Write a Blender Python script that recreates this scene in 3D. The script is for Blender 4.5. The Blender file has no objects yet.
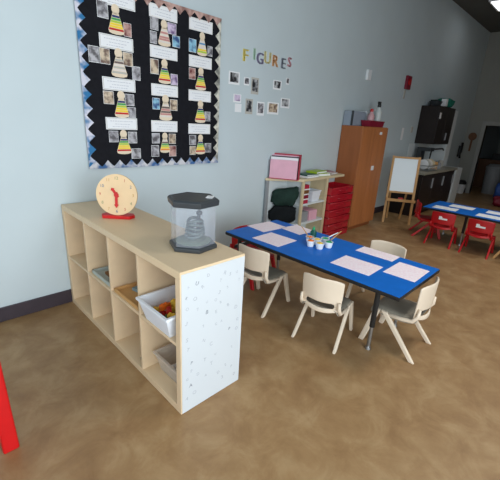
import bpy, bmesh, math, random
from mathutils import Vector, Matrix
random.seed(7)
SC = bpy.context.scene
COL = SC.collection
R = math.radians

# ------------------------------------------------------------------ materials
def lin(c):
    c = c / 255.0
    return c / 12.92 if c <= 0.04045 else ((c + 0.055) / 1.055) ** 2.4

def rgba(c):
    return (lin(c[0]), lin(c[1]), lin(c[2]), 1.0)

def mat(name, c, rough=0.5, var=0.06, scale=18.0, spec=0.5, bump=0.0, stretch=None, c2=None, detail=4.0,
        lo=0.3, hi=0.7, rnd=False, metal=0.0, coat=0.0):
    """principled material whose colour wanders between two tones with a noise"""
    m = bpy.data.materials.new(name)
    m.use_nodes = True
    nt = m.node_tree
    N, L = nt.nodes, nt.links
    b = N['Principled BSDF']
    b.inputs['Roughness'].default_value = rough
    b.inputs['Specular IOR Level'].default_value = spec
    b.inputs['Metallic'].default_value = metal
    if coat:
        b.inputs['Coat Weight'].default_value = coat
        b.inputs['Coat Roughness'].default_value = 0.12
    tc = N.new('ShaderNodeTexCoord')
    mp = N.new('ShaderNodeMapping')
    L.new(tc.outputs['Object'], mp.inputs['Vector'])
    if stretch:
        mp.inputs['Scale'].default_value = stretch
    vec = mp.outputs['Vector']
    if rnd:
        oi = N.new('ShaderNodeObjectInfo')
        ad = N.new('ShaderNodeVectorMath'); ad.operation = 'MULTIPLY_ADD'
        cb = N.new('ShaderNodeCombineXYZ')
        for k in range(3):
            L.new(oi.outputs['Random'], cb.inputs[k])
        ad.inputs[1].default_value = (37, 91, 53)
        L.new(cb.outputs[0], ad.inputs[0]); L.new(vec, ad.inputs[2])
        vec = ad.outputs[0]
    nz = N.new('ShaderNodeTexNoise')
    nz.inputs['Scale'].default_value = scale
    nz.inputs['Detail'].default_value = detail
    L.new(vec, nz.inputs['Vector'])
    rp = N.new('ShaderNodeValToRGB')
    a = rgba(c)
    if c2 is None:
        d = tuple(max(0.0, v * (1 - var)) for v in a[:3]) + (1.0,)
        e = tuple(min(1.0, v * (1 + var)) for v in a[:3]) + (1.0,)
    else:
        d, e = a, rgba(c2)
    rp.color_ramp.elements[0].position = lo; rp.color_ramp.elements[0].color = d
    rp.color_ramp.elements[1].position = hi; rp.color_ramp.elements[1].color = e
    L.new(nz.outputs['Fac'], rp.inputs['Fac'])
    L.new(rp.outputs['Color'], b.inputs['Base Color'])
    if bump:
        bp = N.new('ShaderNodeBump')
        bp.inputs['Strength'].default_value = bump
        bp.inputs['Distance'].default_value = 0.01
        L.new(nz.outputs['Fac'], bp.inputs['Height'])
        L.new(bp.outputs['Normal'], b.inputs['Normal'])
    return m

def clear_mat(name, tint, opac=0.12, rough=0.06, spec=0.5):
    """thin clear plastic / glass: mostly see-through with a faint body and a gloss"""
    m = bpy.data.materials.new(name); m.use_nodes = True
    nt = m.node_tree; N, L = nt.nodes, nt.links
    b = N['Principled BSDF']; out = N['Material Output']
    b.inputs['Base Color'].default_value = rgba(tint)
    b.inputs['Roughness'].default_value = rough
    b.inputs['Specular IOR Level'].default_value = spec
    t = N.new('ShaderNodeBsdfTransparent')
    mx = N.new('ShaderNodeMixShader')
    nz = N.new('ShaderNodeTexNoise'); nz.inputs['Scale'].default_value = 9
    mr = N.new('ShaderNodeMapRange')
    mr.inputs['To Min'].default_value = opac * 0.8; mr.inputs['To Max'].default_value = opac * 1.2
    L.new(nz.outputs['Fac'], mr.inputs['Value'])
    L.new(mr.outputs['Result'], mx.inputs['Fac'])
    L.new(t.outputs[0], mx.inputs[1]); L.new(b.outputs[0], mx.inputs[2])
    L.new(mx.outputs[0], out.inputs['Surface'])
    return m

def emit_mat(name, c, s):
    m = bpy.data.materials.new(name); m.use_nodes = True
    b = m.node_tree.nodes['Principled BSDF']
    b.inputs['Base Color'].default_value = rgba(c)
    b.inputs['Emission Color'].default_value = rgba(c)
    b.inputs['Emission Strength'].default_value = s
    return m

def floor_mat():
    m = bpy.data.materials.new('stained_concrete'); m.use_nodes = True
    nt = m.node_tree; N, L = nt.nodes, nt.links
    b = N['Principled BSDF']
    tc = N.new('ShaderNodeTexCoord')
    n1 = N.new('ShaderNodeTexNoise'); n1.inputs['Scale'].default_value = 5.5; n1.inputs['Detail'].default_value = 8
    n1.inputs['Roughness'].default_value = 0.62; n1.inputs['Distortion'].default_value = 0.5
    n2 = N.new('ShaderNodeTexNoise'); n2.inputs['Scale'].default_value = 11; n2.inputs['Detail'].default_value = 8
    n2.inputs['Roughness'].default_value = 0.7
    for n in (n1, n2): L.new(tc.outputs['Object'], n.inputs['Vector'])
    r1 = N.new('ShaderNodeValToRGB')
    e = r1.color_ramp.elements
    e[0].position = 0.34; e[0].color = rgba((149, 115, 78))
    e[1].position = 0.68; e[1].color = rgba((176, 146, 107))
    k = e.new(0.5); k.color = rgba((161, 128, 89))
    r2 = N.new('ShaderNodeValToRGB')
    e = r2.color_ramp.elements
    e[0].position = 0.3; e[0].color = (0.86, 0.84, 0.81, 1)
    e[1].position = 0.7; e[1].color = (1.0, 1.0, 1.0, 1)
    L.new(n1.outputs['Fac'], r1.inputs['Fac']); L.new(n2.outputs['Fac'], r2.inputs['Fac'])
    mx = N.new('ShaderNodeMix'); mx.data_type = 'RGBA'; mx.blend_type = 'MULTIPLY'
    mx.inputs[0].default_value = 1.0
    L.new(r1.outputs['Color'], mx.inputs[6]); L.new(r2.outputs['Color'], mx.inputs[7])
    L.new(mx.outputs[2], b.inputs['Base Color'])
    b.inputs['Roughness'].default_value = 0.42
    b.inputs['Specular IOR Level'].default_value = 0.4
    return m

M = {}
M['wall'] = mat('wall_paint', (200, 211, 215), 0.75, 0.02, 3.0, 0.25)
M['wall_shaded'] = mat('shaded_wall_tone', (158, 158, 152), 0.85, 0.03, 3.0, 0.15)  # wall tone darkened to deepen the shade at the far end
M['ceiling'] = mat('ceiling_paint', (104, 104, 100), 0.9, 0.03, 4.0, 0.1)  # dark tone chosen to cut light bounced to the far end
M['floor'] = floor_mat()
M['base'] = mat('dark_rubber_baseboard', (58, 48, 56), 0.5, 0.08)
M['birch'] = mat('birch_veneer', (226, 200, 164), 0.45, 0.05, 7.0, 0.35, stretch=(1, 0.18, 1))
M['birch_edge'] = mat('birch_edge', (222, 196, 162), 0.5, 0.06, 9.0, 0.35)
M['sheet'] = mat('printed_white_sheet', (209, 214, 219), 0.45, 0.01, 5.0, 0.4)
M['grey_ink'] = mat('pale_grey_ink', (172, 177, 186), 0.6, 0.1, 30)
M['dark_ink'] = mat('grey_ink', (120, 126, 138), 0.6, 0.1, 30)
M['bluetop'] = mat('blue_laminate', (6, 104, 198), 0.5, 0.05, 12, 0.25)
M['black'] = mat('black_plastic', (24, 25, 27), 0.4, 0.1, 20, 0.5)
M['graphite'] = mat('dark_grey_plastic', (52, 56, 60), 0.4, 0.08, 20, 0.5)
M['cream'] = mat('cream_plastic', (232, 214, 192), 0.45, 0.03, 10, 0.45)
M['greyseat'] = mat('grey_seat_plastic', (150, 142, 128), 0.5, 0.05, 10, 0.4)
M['redplastic'] = mat('red_plastic', (186, 22, 30), 0.35, 0.06, 10, 0.5)
M['redgloss'] = mat('glossy_red_plastic', (178, 28, 44), 0.14, 0.12, 14, 0.7, bump=0.25)
M['redpaint'] = mat('red_paint', (206, 18, 22), 0.4, 0.05, 10, 0.45)
M['white'] = mat('white_plastic', (236, 238, 240), 0.4, 0.02, 10, 0.45)
M['paper'] = mat('white_paper', (238, 238, 240), 0.8, 0.015, 12, 0.2)
M['pinkpaper'] = mat('pale_pink_printed_paper', (252, 240, 245), 0.8, 0.02, 60, 0.2, c2=(247, 224, 232), lo=0.35, hi=0.65)
M['steel'] = mat('brushed_steel', (168, 170, 172), 0.3, 0.05, 30, 0.5, metal=0.9)
M['oak'] = mat('orange_oak_veneer', (176, 110, 64), 0.45, 0.12, 5.0, 0.4, stretch=(3, 3, 0.35))
M['oak_dark'] = mat('orange_oak_edge', (158, 94, 54), 0.45, 0.1, 6.0, 0.4, stretch=(3, 3, 0.35))
M['maple'] = mat('maple_laminate', (214, 196, 160), 0.45, 0.05, 8, 0.35)
M['whitelam'] = mat('white_laminate', (222, 228, 230), 0.4, 0.02, 6, 0.4)
M['greypaint'] = mat('grey_gloss_paint', (168, 168, 164), 0.4, 0.03, 6)
M['cork'] = mat('black_board_cloth', (27, 27, 32), 0.85, 0.15, 30, 0.15)
M['skin'] = mat('cream_card', (233, 214, 188), 0.8, 0.05, 30, 0.2)
M['espresso'] = mat('espresso_cabinet', (40, 32, 30), 0.4, 0.15, 8, 0.35)
M['stone'] = mat('speckled_countertop', (150, 146, 132), 0.4, 0.2, 60, 0.4)
M['card_ink'] = mat('pale_card_print', (196, 196, 206), 0.7)
M['gravel'] = mat('green_grey_gravel', (92, 108, 88), 0.8, 0.3, 60)
M['greycoil'] = mat('grey_green_plastic', (84, 98, 96), 0.5, 0.15, 30)
M['binwhite'] = mat('white_bin_plastic', (232, 236, 244), 0.35, 0.02, 10, 0.45)
M['darkgreen'] = mat('dark_green_cloth', (32, 52, 46), 0.8, 0.25, 14, 0.2, bump=0.4)
M['blackcloth'] = mat('black_cloth', (20, 24, 27), 0.85, 0.25, 14, 0.2, bump=0.4)
M['lime'] = mat('lime_green_cover', (166, 196, 44), 0.45, 0.05, 10)
M['teal'] = mat('teal_cloth', (38, 122, 104), 0.8, 0.15, 14, 0.2)
M['greybox'] = mat('blue_grey_carton', (148, 158, 172), 0.6, 0.05, 8)
M['maroon'] = mat('maroon_plastic', (132, 22, 48), 0.4, 0.08, 10)
M['pink'] = mat('pink_card', (232, 176, 194), 0.6, 0.05, 10)
M['rose'] = mat('crimson_card', (178, 34, 62), 0.5, 0.06, 10)
M['board'] = mat('white_board_face', (214, 224, 228), 0.25, 0.01, 5, 0.5)
M['tan'] = mat('tan_wood', (196, 150, 96), 0.5, 0.1, 9, 0.35, stretch=(1, 1, 0.3))
M['browncab'] = mat('brown_cabinet_wood', (112, 72, 42), 0.5, 0.12, 6, stretch=(2, 2, 0.4))
M['greyplastic'] = mat('grey_plastic', (150, 152, 156), 0.5, 0.05, 8)
M['clear'] = clear_mat('clear_plastic', (208, 213, 226), 0.13)
M['clearbin'] = clear_mat('clear_bin_plastic', (222, 212, 200), 0.55, 0.2)
M['glass'] = clear_mat('window_glass', (200, 220, 220), 0.05, 0.02)
M['ph_grey'] = mat('photo_print_grey', (92, 88, 92), 0.5, c2=(186, 183, 188), scale=26, detail=3, lo=0.38, hi=0.6, rnd=True)
M['ph_tan'] = mat('photo_print_tan', (108, 84, 74), 0.5, c2=(214, 194, 168), scale=26, detail=3, lo=0.36, hi=0.6, rnd=True)
M['ph_blue'] = mat('photo_print_blue', (52, 82, 132), 0.5, c2=(150, 200, 222), scale=26, detail=3, lo=0.36, hi=0.6, rnd=True)
M['ph_lilac'] = mat('photo_print_lilac', (112, 88, 130), 0.5, c2=(214, 196, 220), scale=26, detail=3, lo=0.36, hi=0.6, rnd=True)
M['ph_red'] = mat('photo_print_red', (112, 52, 52), 0.5, c2=(200, 160, 150), scale=26, detail=3, lo=0.36, hi=0.6, rnd=True)
M['ph_dark'] = mat('photo_print_dark', (40, 40, 44), 0.5, c2=(190, 190, 192), scale=20, detail=3, lo=0.42, hi=0.62, rnd=True)
M['trim_teal'] = mat('border_teal_shimmer', (36, 112, 164), 0.35, c2=(214, 212, 224), scale=14, detail=2, lo=0.4, hi=0.58)
M['trim_brown'] = mat('border_copper_shimmer', (120, 82, 76), 0.4, c2=(206, 170, 160), scale=16, detail=2, lo=0.36, hi=0.66)
M['trim_pale'] = mat('border_silver_shimmer', (128, 128, 122), 0.4, c2=(226, 222, 208), scale=16, detail=2, lo=0.36, hi=0.62)
M['trim_slate'] = mat('border_slate_shimmer', (60, 104, 156), 0.4, c2=(214, 212, 216), scale=16, detail=2, lo=0.36, hi=0.62)
for n, c in dict(s_navy=(44, 58, 112), s_green=(78, 160, 92), s_lime=(176, 204, 70), s_yellow=(244, 212, 62), s_orange=(238, 150, 60),
                 s_red=(196, 52, 48), s_pale=(226, 216, 208), s_rose=(198, 140, 138), s_dark=(110, 96, 96), s_grey=(190, 186, 178),
                 s_blue=(96, 150, 196)).items():
    M[n] = mat('paper_' + n[2:], c, 0.75, 0.05, 24, 0.2)
for n, c in dict(yellow=(238, 220, 120), green=(180, 214, 190), violet=(150, 146, 172), gold=(232, 220, 164), orange=(226, 170, 124),
                 slate=(134, 140, 150), pinkl=(206, 152, 160)).items():
    M['l_' + n] = mat('letter_' + n, c, 0.7, 0.05, 20, 0.2)
for n, c in dict(orange=(236, 116, 36), yellow=(232, 190, 66), green=(30, 152, 100), red=(190, 40, 40), blue=(50, 90, 170),
                 brown=(120, 78, 40), darkgreen=(24, 84, 74)).items():
    M['t_' + n] = mat('paint_' + n, c, 0.4, 0.06, 14)
M['lamp'] = emit_mat('lit_diffuser', (250, 252, 255), 1.6)

# ------------------------------------------------------------------ mesh helpers
class MB:
    def __init__(self):
        self.bm = bmesh.new()

    def _mi(self, n0, mi):
        self.bm.faces.ensure_lookup_table()
        for f in self.bm.faces[n0:]:
            f.material_index = mi

    def box(self, c, s, rz=0.0, mi=0, bev=0.0, rot=None):
        n0 = len(self.bm.faces)
        mtx = Matrix.Translation(c) @ (rot if rot else Matrix.Rotation(rz, 4, 'Z')) @ Matrix.Diagonal((s[0], s[1], s[2], 1))
        r = bmesh.ops.create_cube(self.bm, size=1.0, matrix=mtx)
        if bev:
            vs = set(r['verts'])
            ed = [e for e in self.bm.edges if e.verts[0] in vs and e.verts[1] in vs]
            bmesh.ops.bevel(self.bm, geom=ed, offset=bev, segments=2, affect='EDGES', profile=0.7)
        self._mi(n0, mi)
        return self

    def span(self, a, b, mi=0, bev=0.0):
        c = [(a[i] + b[i]) / 2 for i in range(3)]
        s = [abs(b[i] - a[i]) for i in range(3)]
        return self.box(c, s, 0, mi, bev)

    def rod(self, p0, p1, r0, r1=None, n=12, mi=0):
        n0 = len(self.bm.faces)
        r1 = r0 if r1 is None else r1
        p0, p1 = Vector(p0), Vector(p1)
        d = p1 - p0
        q = d.to_track_quat('Z', 'Y').to_matrix().to_4x4()
        bmesh.ops.create_cone(self.bm, cap_ends=True, cap_tris=False, segments=n, radius1=r0, radius2=r1, depth=d.length,
                              matrix=Matrix.Translation((p0 + p1) / 2) @ q)
        self._mi(n0, mi)
        return self

    def tube(self, pts, r, n=8, mi=0):
        n0 = len(self.bm.faces)
        pts = [Vector(p) for p in pts]
        rings = []
        for i, p in enumerate(pts):
            d = (pts[min(i + 1, len(pts) - 1)] - pts[max(i - 1, 0)]).normalized()
            q = d.to_track_quat('Z', 'Y')
            rr = r[i] if isinstance(r, (list, tuple)) else r
            rings.append([self.bm.verts.new(p + q @ Vector((rr * math.cos(2 * math.pi * k / n), rr * math.sin(2 * math.pi * k / n), 0))) for k in range(n)])
        for a, b in zip(rings, rings[1:]):
            for k in range(n):
                self.bm.faces.new((a[k], a[(k + 1) % n], b[(k + 1) % n], b[k]))
        self.bm.faces.new(rings[0][::-1]); self.bm.faces.new(rings[-1])
        self._mi(n0, mi)
        return self

    def ball(self, c, r, s=(1, 1, 1), mi=0, u=14, v=9, rot=None):
        n0 = len(self.bm.faces)
        mtx = Matrix.Translation(c) @ (rot if rot else Matrix.Identity(4)) @ Matrix.Diagonal((s[0], s[1], s[2], 1))
        bmesh.ops.create_uvsphere(self.bm, u_segments=u, v_segments=v, radius=r, matrix=mtx)
        self._mi(n0, mi)
        return self

    def lathe(self, prof, c=(0, 0, 0), n=24, mi=0, a0=0.0):
        n0 = len(self.bm.faces)
        rings = []
        for r, z in prof:
            rings.append([self.bm.verts.new((c[0] + r * math.cos(a0 + 2 * math.pi * k / n), c[1] + r * math.sin(a0 + 2 * math.pi * k / n), c[2] + z)) for k in range(n)])
        for a, b in zip(rings, rings[1:]):
            for k in range(n):
                self.bm.faces.new((a[k], a[(k + 1) % n], b[(k + 1) % n], b[k]))
        self.bm.faces.new(rings[0][::-1]); self.bm.faces.new(rings[-1])
        self._mi(n0, mi)
        return self

    def prism(self, pts, h, mi=0, frame=None):
        """polygon pts (2D, counter-clockwise) extruded by h along local z of frame"""
        n0 = len(self.bm.faces)
        F = frame if frame else Matrix.Identity(4)
        a = [self.bm.verts.new(F @ Vector((x, y, 0))) for x, y in pts]
        b = [self.bm.verts.new(F @ Vector((x, y, h))) for x, y in pts]
        n = len(pts)
        self.bm.faces.new(a[::-1]); self.bm.faces.new(b)
        for k in range(n):
            self.bm.faces.new((a[k], a[(k + 1) % n], b[(k + 1) % n], b[k]))
        self._mi(n0, mi)
        return self

    def loft(self, qa, qb, mi=0):
        n0 = len(self.bm.faces)
        a = [self.bm.verts.new(p) for p in qa]; b = [self.bm.verts.new(p) for p in qb]
        n = len(a)
        self.bm.faces.new(a[::-1]); self.bm.faces.new(b)
        for k in range(n):
            self.bm.faces.new((a[k], a[(k + 1) % n], b[(k + 1) % n], b[k]))
        self._mi(n0, mi)
        return self

    def grid(self, fn, nu, nv, skip=None, mi=0):
        n0 = len(self.bm.faces)
        V = [[self.bm.verts.new(fn(i, j)) for j in range(nv)] for i in range(nu)]
        for i in range(nu - 1):
            for j in range(nv - 1):
                if skip and skip(i, j):
                    continue
                self.bm.faces.new((V[i][j], V[i + 1][j], V[i + 1][j + 1], V[i][j + 1]))
        for v in [v for v in self.bm.verts if not v.link_faces]:
            self.bm.verts.remove(v)
        self._mi(n0, mi)
        return self

    def mesh(self, me, mtx, mi=0):
        n0 = len(self.bm.faces)
        t = me.copy(); t.transform(mtx)
        self.bm.from_mesh(t)
        bpy.data.meshes.remove(t)
        self._mi(n0, mi)
        return self

    def build(self, name, mats, parent=None, smooth=False, sub=0, solid=0.0, bevel=0.0, loc=None, rz=0.0):
        bmesh.ops.recalc_face_normals(self.bm, faces=self.bm.faces)
        me = bpy.data.meshes.new(name)
        self.bm.to_mesh(me); self.bm.free()
        if not isinstance(mats, (list, tuple)):
            mats = [mats]
        for m in mats:
            me.materials.append(m)
        if smooth:
            for p in me.polygons: p.use_smooth = True
        o = bpy.data.objects.new(name, me); COL.objects.link(o)
        if parent: o.parent = parent
        if loc: o.location = loc
        o.rotation_euler.z = rz
        if solid:
            k = o.modifiers.new('thickness', 'SOLIDIFY'); k.thickness = solid; k.offset = 0.0
        if bevel:
            k = o.modifiers.new('bevel', 'BEVEL'); k.width = bevel; k.segments = 2; k.limit_method = 'ANGLE'; k.angle_limit = R(40)
        if sub:
            k = o.modifiers.new('subdivision', 'SUBSURF'); k.levels = sub; k.render_levels = sub
        return o

def tag(o, label, cat, group=None):
    o['label'] = label; o['category'] = cat
    if group: o['group'] = group
    return o

def thing(name, label, cat, loc=(0, 0, 0), rz=0.0, group=None):
    o = bpy.data.objects.new(name, None); COL.objects.link(o)
    o.empty_display_size = 0.1
    o.location = loc; o.rotation_euler.z = rz
    return tag(o, label, cat, group)

def struct(o):
    o['kind'] = 'structure'
    return o

def copy_tree(root, loc, rz, label, group=None):
    r = root.copy(); COL.objects.link(r)
    r.location = loc; r.rotation_euler.z = rz; r['label'] = label
    if group: r['group'] = group
    for ch in list(root.children):
        c = ch.copy(); COL.objects.link(c); c.parent = r
        for g in list(ch.children):
            d = g.copy(); COL.objects.link(d); d.parent = c
    return r

_glyph = {}
def glyph(ch):
    """mesh of one character, about 0.7 high, centred on x"""
    if ch not in _glyph:
        cu = bpy.data.curves.new('glyph', 'FONT'); cu.body = ch; cu.align_x = 'CENTER'; cu.align_y = 'CENTER'
        cu.size = 1.0; cu.extrude = 0.02; cu.resolution_u = 3
        o = bpy.data.objects.new('glyph', cu); COL.objects.link(o)
        dg = bpy.context.evaluated_depsgraph_get(); dg.update()
        _glyph[ch] = bpy.data.meshes.new_from_object(o.evaluated_get(dg))
        bpy.data.objects.remove(o); bpy.data.curves.remove(cu)
    return _glyph[ch]

# ------------------------------------------------------------------ the setting
X0, X1, Y0, H = -2.4, 9.2, -5.0, 3.55
T = 0.12
WX0, WX1, WZ0, WZ1 = -2.1, 0.9, 0.35, 2.8
VY0, VY1 = -4.3, -1.1
struct(MB().span((X0 - T, Y0 - T, -0.1), (13.2, T, 0.0)).build('floor', M['floor']))
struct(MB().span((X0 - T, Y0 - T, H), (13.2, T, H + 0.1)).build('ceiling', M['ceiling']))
struct(MB().span((X0 - T, 0.0, 0.0), (13.2, T, H)).build('wall_north', M['wall']))
w = MB()
w.span((X0 - T, Y0, 0.0), (X0, 0.0, WZ0)); w.span((X0 - T, Y0, WZ1), (X0, 0.0, H))
w.span((X0 - T, Y0, WZ0), (X0, VY0, WZ1)); w.span((X0 - T, VY1, WZ0), (X0, 0.0, WZ1))
struct(w.build('wall_west', M['wall']))
f = MB()
for i in range(5):
    y = VY0 + (VY1 - VY0) * i / 4
    f.span((X0 - 0.1, y - 0.03, WZ0), (X0 - 0.03, y + 0.03, WZ1))
for z in (WZ0 + 0.03, 2.25, WZ1 - 0.03):
    f.span((X0 - 0.1, VY0, z - 0.03), (X0 - 0.03, VY1, z + 0.03))
win2 = struct(f.build('window_2', M['graphite']))
MB().span((X0 - 0.07, VY0, WZ0), (X0 - 0.06, VY1, WZ1)).build('pane', M['glass'], win2)
# right-hand wall with the doorway
DY0, DY1, DH = -1.42, -0.38, 1.6
w = MB()
w.span((X1, DY1, 0), (X1 + T, 0.0, H)); w.span((X1, Y0, 0), (X1 + T, DY0, H)); w.span((X1, DY0, DH), (X1 + T, DY1, H))
struct(w.build('wall_east', M['wall_shaded']))
# street-side wall with the wide shop window
w = MB()
w.span((X0, Y0 - T, 0), (13.2, Y0, WZ0)); w.span((X0, Y0 - T, WZ1), (13.2, Y0, H))
w.span((X0, Y0 - T, WZ0), (WX0, Y0, WZ1)); w.span((WX1, Y0 - T, WZ0), (13.2, Y0, WZ1))
struct(w.build('wall_south', M['wall_shaded']))
f = MB()
for i in range(5):
    x = WX0 + (WX1 - WX0) * i / 4
    f.span((x - 0.03, Y0 - 0.1, WZ0), (x + 0.03, Y0 - 0.02, WZ1))
for z in (WZ0 + 0.03, 2.25, WZ1 - 0.03):
    f.span((WX0, Y0 - 0.1, z - 0.03), (WX1, Y0 - 0.02, z + 0.03))
win = struct(f.build('window_1', M['graphite']))
MB().span((WX0, Y0 - 0.065, WZ0), (WX1, Y0 - 0.055, WZ1)).build('pane', M['glass'], win)
# room beyond the doorway
struct(MB().span((13.0, Y0, 0), (13.2, 0.0, H)).build('wall_far', M['wall_shaded']))
# baseboards
struct(MB().span((X0, -0.012, 0.0), (X1, 0.0, 0.105)).build('baseboard_north', M['base'], bevel=0.003))
b = MB(); b.span((X1 - 0.012, DY1 + 0.09, 0), (X1, -0.012, 0.105)); b.span((X1 - 0.012, Y0, 0), (X1, DY0 - 0.09, 0.105))
struct(b.build('baseboard_east', M['base'], bevel=0.003))
struct(MB().span((X0, Y0, 0.0), (X0 + 0.012, -0.012, 0.105)).build('baseboard_west', M['base'], bevel=0.003))
# door trim
t = MB()
t.span((X1 - 0.025, DY1, 0), (X1 + T + 0.02, DY1 + 0.085, DH + 0.085)); t.span((X1 - 0.025, DY0 - 0.085, 0), (X1 + T + 0.02, DY0, DH + 0.085))
t.span((X1 - 0.025, DY0, DH), (X1 + T + 0.02, DY1, DH + 0.085))
struct(t.build('trim_1', M['greypaint'], bevel=0.005))

# ------------------------------------------------------------------ cubby shelf
SW, SY0, SY1, SH = 0.385, -1.485, -0.015, 0.77
sh = thing('cubby_shelf', 'low birch cubby shelf with eight open cubbies and a white end panel', 'shelf', (SW / 2, (SY0 + SY1) / 2, 0))
ox, oy = -SW / 2, -(SY0 + SY1) / 2
def sspan(name, a, b, m, bev=0.002):
    return MB().span((a[0] + ox, a[1] + oy, a[2]), (b[0] + ox, b[1] + oy, b[2])).build(name, m, sh, bevel=bev)
sspan('top_board', (0, SY0, SH - 0.038), (SW, SY1, SH), M['birch'])
sspan('bottom_board', (0, SY0, 0), (SW, SY1, 0.038), M['birch'])
sspan('side_panel', (0, SY0, 0.038), (SW, SY0 + 0.038, SH - 0.038), M['birch_edge'])
sspan('side_panel', (0, SY1 - 0.038, 0.038), (SW, SY1, SH - 0.038), M['birch_edge'])
for i in range(1, 4):
    y = SY0 + 0.038 + (SY1 - SY0 - 0.076) * i / 4
    sspan('divider', (0.001, y - 0.008, 0.038), (SW - 0.001, y + 0.008, SH - 0.038), M['birch_edge'], 0.001)
for i in range(4):
    ya = SY0 + 0.038 + (SY1 - SY0 - 0.076) * i / 4 + (0.008 if i else 0)
    yb = SY0 + 0.038 + (SY1 - SY0 - 0.076) * (i + 1) / 4 - (0.008 if i < 3 else 0)
    sspan('shelf_board', (0.002, ya, 0.377), (SW - 0.002, yb, 0.393), M['birch_edge'], 0.001)
sheet = MB()
sheet.span((0.006 + ox, SY0 + oy - 0.003, 0.004), (SW - 0.003 + ox, SY0 + oy, SH - 0.012), 0)
chars = 'JUBASDCEROPTNG2357'
rs = random.Random(5)
spots = []
while len(spots) < 50:
    x, z = rs.uniform(0.03, SW - 0.03), rs.uniform(0.05, SH - 0.045)
    if all((x - a) ** 2 + (z - c) ** 2 > 0.034 ** 2 for a, c in spots):
        spots.append((x, z))
for x, z in spots:
    g = glyph(rs.choice(chars)); s = rs.uniform(0.017, 0.03)
    mtx = Matrix.Translation((x + ox, SY0 + oy - 0.003, z)) @ Matrix.Rotation(rs.uniform(-0.5, 0.5), 4, 'Y') @ Matrix.Rotation(R(90), 4, 'X') @ Matrix.Diagonal((s, s, 0.012, 1))
    sheet.mesh(g, mtx, 2 if rs.random() < 0.15 else 1)
o = sheet.build('end_sheet', [M['sheet'], M['grey_ink'], M['dark_ink']], sh)
o['label'] = 'white sheet printed with small scattered grey letters'

# teaching clock
ck = thing('teaching_clock', 'round wooden teaching clock on a red stand on top of the cubby shelf', 'clock', (0.175, -0.535, SH), R(-45))
# local: face looks along -y
b = MB(); b.prism([(-0.105, 0.0), (-0.085, -0.042), (0.085, -0.042), (0.105, 0.0), (0.085, 0.042), (-0.085, 0.042)], 0.02)
b.build('base', M['redpaint'], ck, bevel=0.003)
tilt = Matrix.Translation((0, 0.0, 0.02 + 0.126)) @ Matrix.Rotation(R(-6), 4, 'X')
fr = tilt @ Matrix.Rotation(R(90), 4, 'X')
pts = [(0.128 * math.cos(2 * math.pi * k / 40), 0.128 * math.sin(2 * math.pi * k / 40)) for k in range(40)]
fc = MB().prism(pts, 0.014, 0, fr @ Matrix.Translation((0, 0, -0.007)))
dotc = [1, 2, 3, 4, 1, 2, 3, 4, 1, 2, 3, 4]
for h in range(1, 13):
    a = R(90 - 30 * h)
    n = str(h); s = 0.026
    for q, chh in enumerate(n):
        mtx = fr @ Matrix.Translation((0.103 * math.cos(a) + (q - (len(n) - 1) / 2) * 0.013, 0.103 * math.sin(a), 0.0072)) @ Matrix.Diagonal((s, s, 0.03, 1))
        fc.mesh(glyph(chh), mtx, dotc[h - 1])
M['n1'] = mat('numeral_red', (196, 92, 80), 0.6); M['n2'] = mat('numeral_blue', (92, 106, 140), 0.6)
M['n3'] = mat('numeral_gold', (206, 158, 96), 0.6); M['n4'] = mat('numeral_green', (150, 150, 110), 0.6)
M['clockwood'] = mat('clock_face_wood', (236, 203, 160), 0.5, 0.05, 8, 0.35)
fc.build('clock_face', [M['clockwood'], M['n1'], M['n2'], M['n3'], M['n4']], ck)
def hand(name, ang, ln, wd, z):
    a = R(90 - ang)
    F = fr @ Matrix.Translation((0, 0, z)) @ Matrix.Rotation(a, 4, 'Z')
    MB().prism([(-0.018, -wd), (ln * 0.72, -wd), (ln * 0.74, -wd * 1.8), (ln, 0), (ln * 0.74, wd * 1.8), (ln * 0.72, wd), (-0.018, wd)], 0.003, 0, F).build(name, M['redpaint'], ck)
hand('hour_hand', 325, 0.052, 0.008, 0.0085); hand('minute_hand', 180, 0.082, 0.008, 0.012)
MB().rod(fr @ Vector((0, 0, 0.006)), fr @ Vector((0, 0, 0.019)), 0.013, n=16).build('hub', M['redpaint'], ck)

# small hexagonal-style viewing tank
A0 = R(9)
tk = thing('viewing_tank', 'clear six-sided plastic tank with black lid and base on the cubby shelf', 'tank', (0.242, -1.245, SH))
MB().lathe([(0.12, 0), (0.126, 0.004), (0.126, 0.02), (0.118, 0.026)], n=6, a0=A0).build('base', M['graphite'], tk, bevel=0.002)
def oct_wall(r, z0, z1):
    m = MB()
    P = [(r * math.cos(A0 + math.pi * k / 3), r * math.sin(A0 + math.pi * k / 3)) for k in range(6)]
    vs = [[m.bm.verts.new((x, y, z)) for x, y in P] for z in (z0, z1)]
    for k in range(6):
        m.bm.faces.new((vs[0][k], vs[0][(k + 1) % 6], vs[1][(k + 1) % 6], vs[1][k]))
    return m
oct_wall(0.114, 0.024, 0.228).build('clear_wall', M['clear'], tk, solid=0.003)
ld = MB().lathe([(0.116, 0.222), (0.13, 0.226), (0.133, 0.25), (0.122, 0.26), (0.115, 0.257), (0.07, 0.257)], n=6, a0=A0).build('lid', M['graphite'], tk, bevel=0.002)
lb = MB().box((0.07, -0.045, 0.2592), (0.055, 0.034, 0.003), rz=R(39)).build('label_tag', M['paper'], ld)
lb['label'] = 'white paper tag on the black lid'
MB().lathe([(0.09, 0.03), (0.092, 0.036), (0.07, 0.044), (0.02, 0.048)], n=16).build('gravel', M['gravel'], tk)
orn = MB()
for i in range(5):
    z = 0.06 + i * 0.019
    pp = [(0.012 - 0.052 * math.cos(2 * math.pi * k / 14) * (1 - 0.07 * i), 0.035 * math.sin(2 * math.pi * k / 14), z + 0.006 * math.sin(k * 0.9 + i)) for k in range(15)]
    orn.tube(pp, 0.008, 6, 0)
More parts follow.
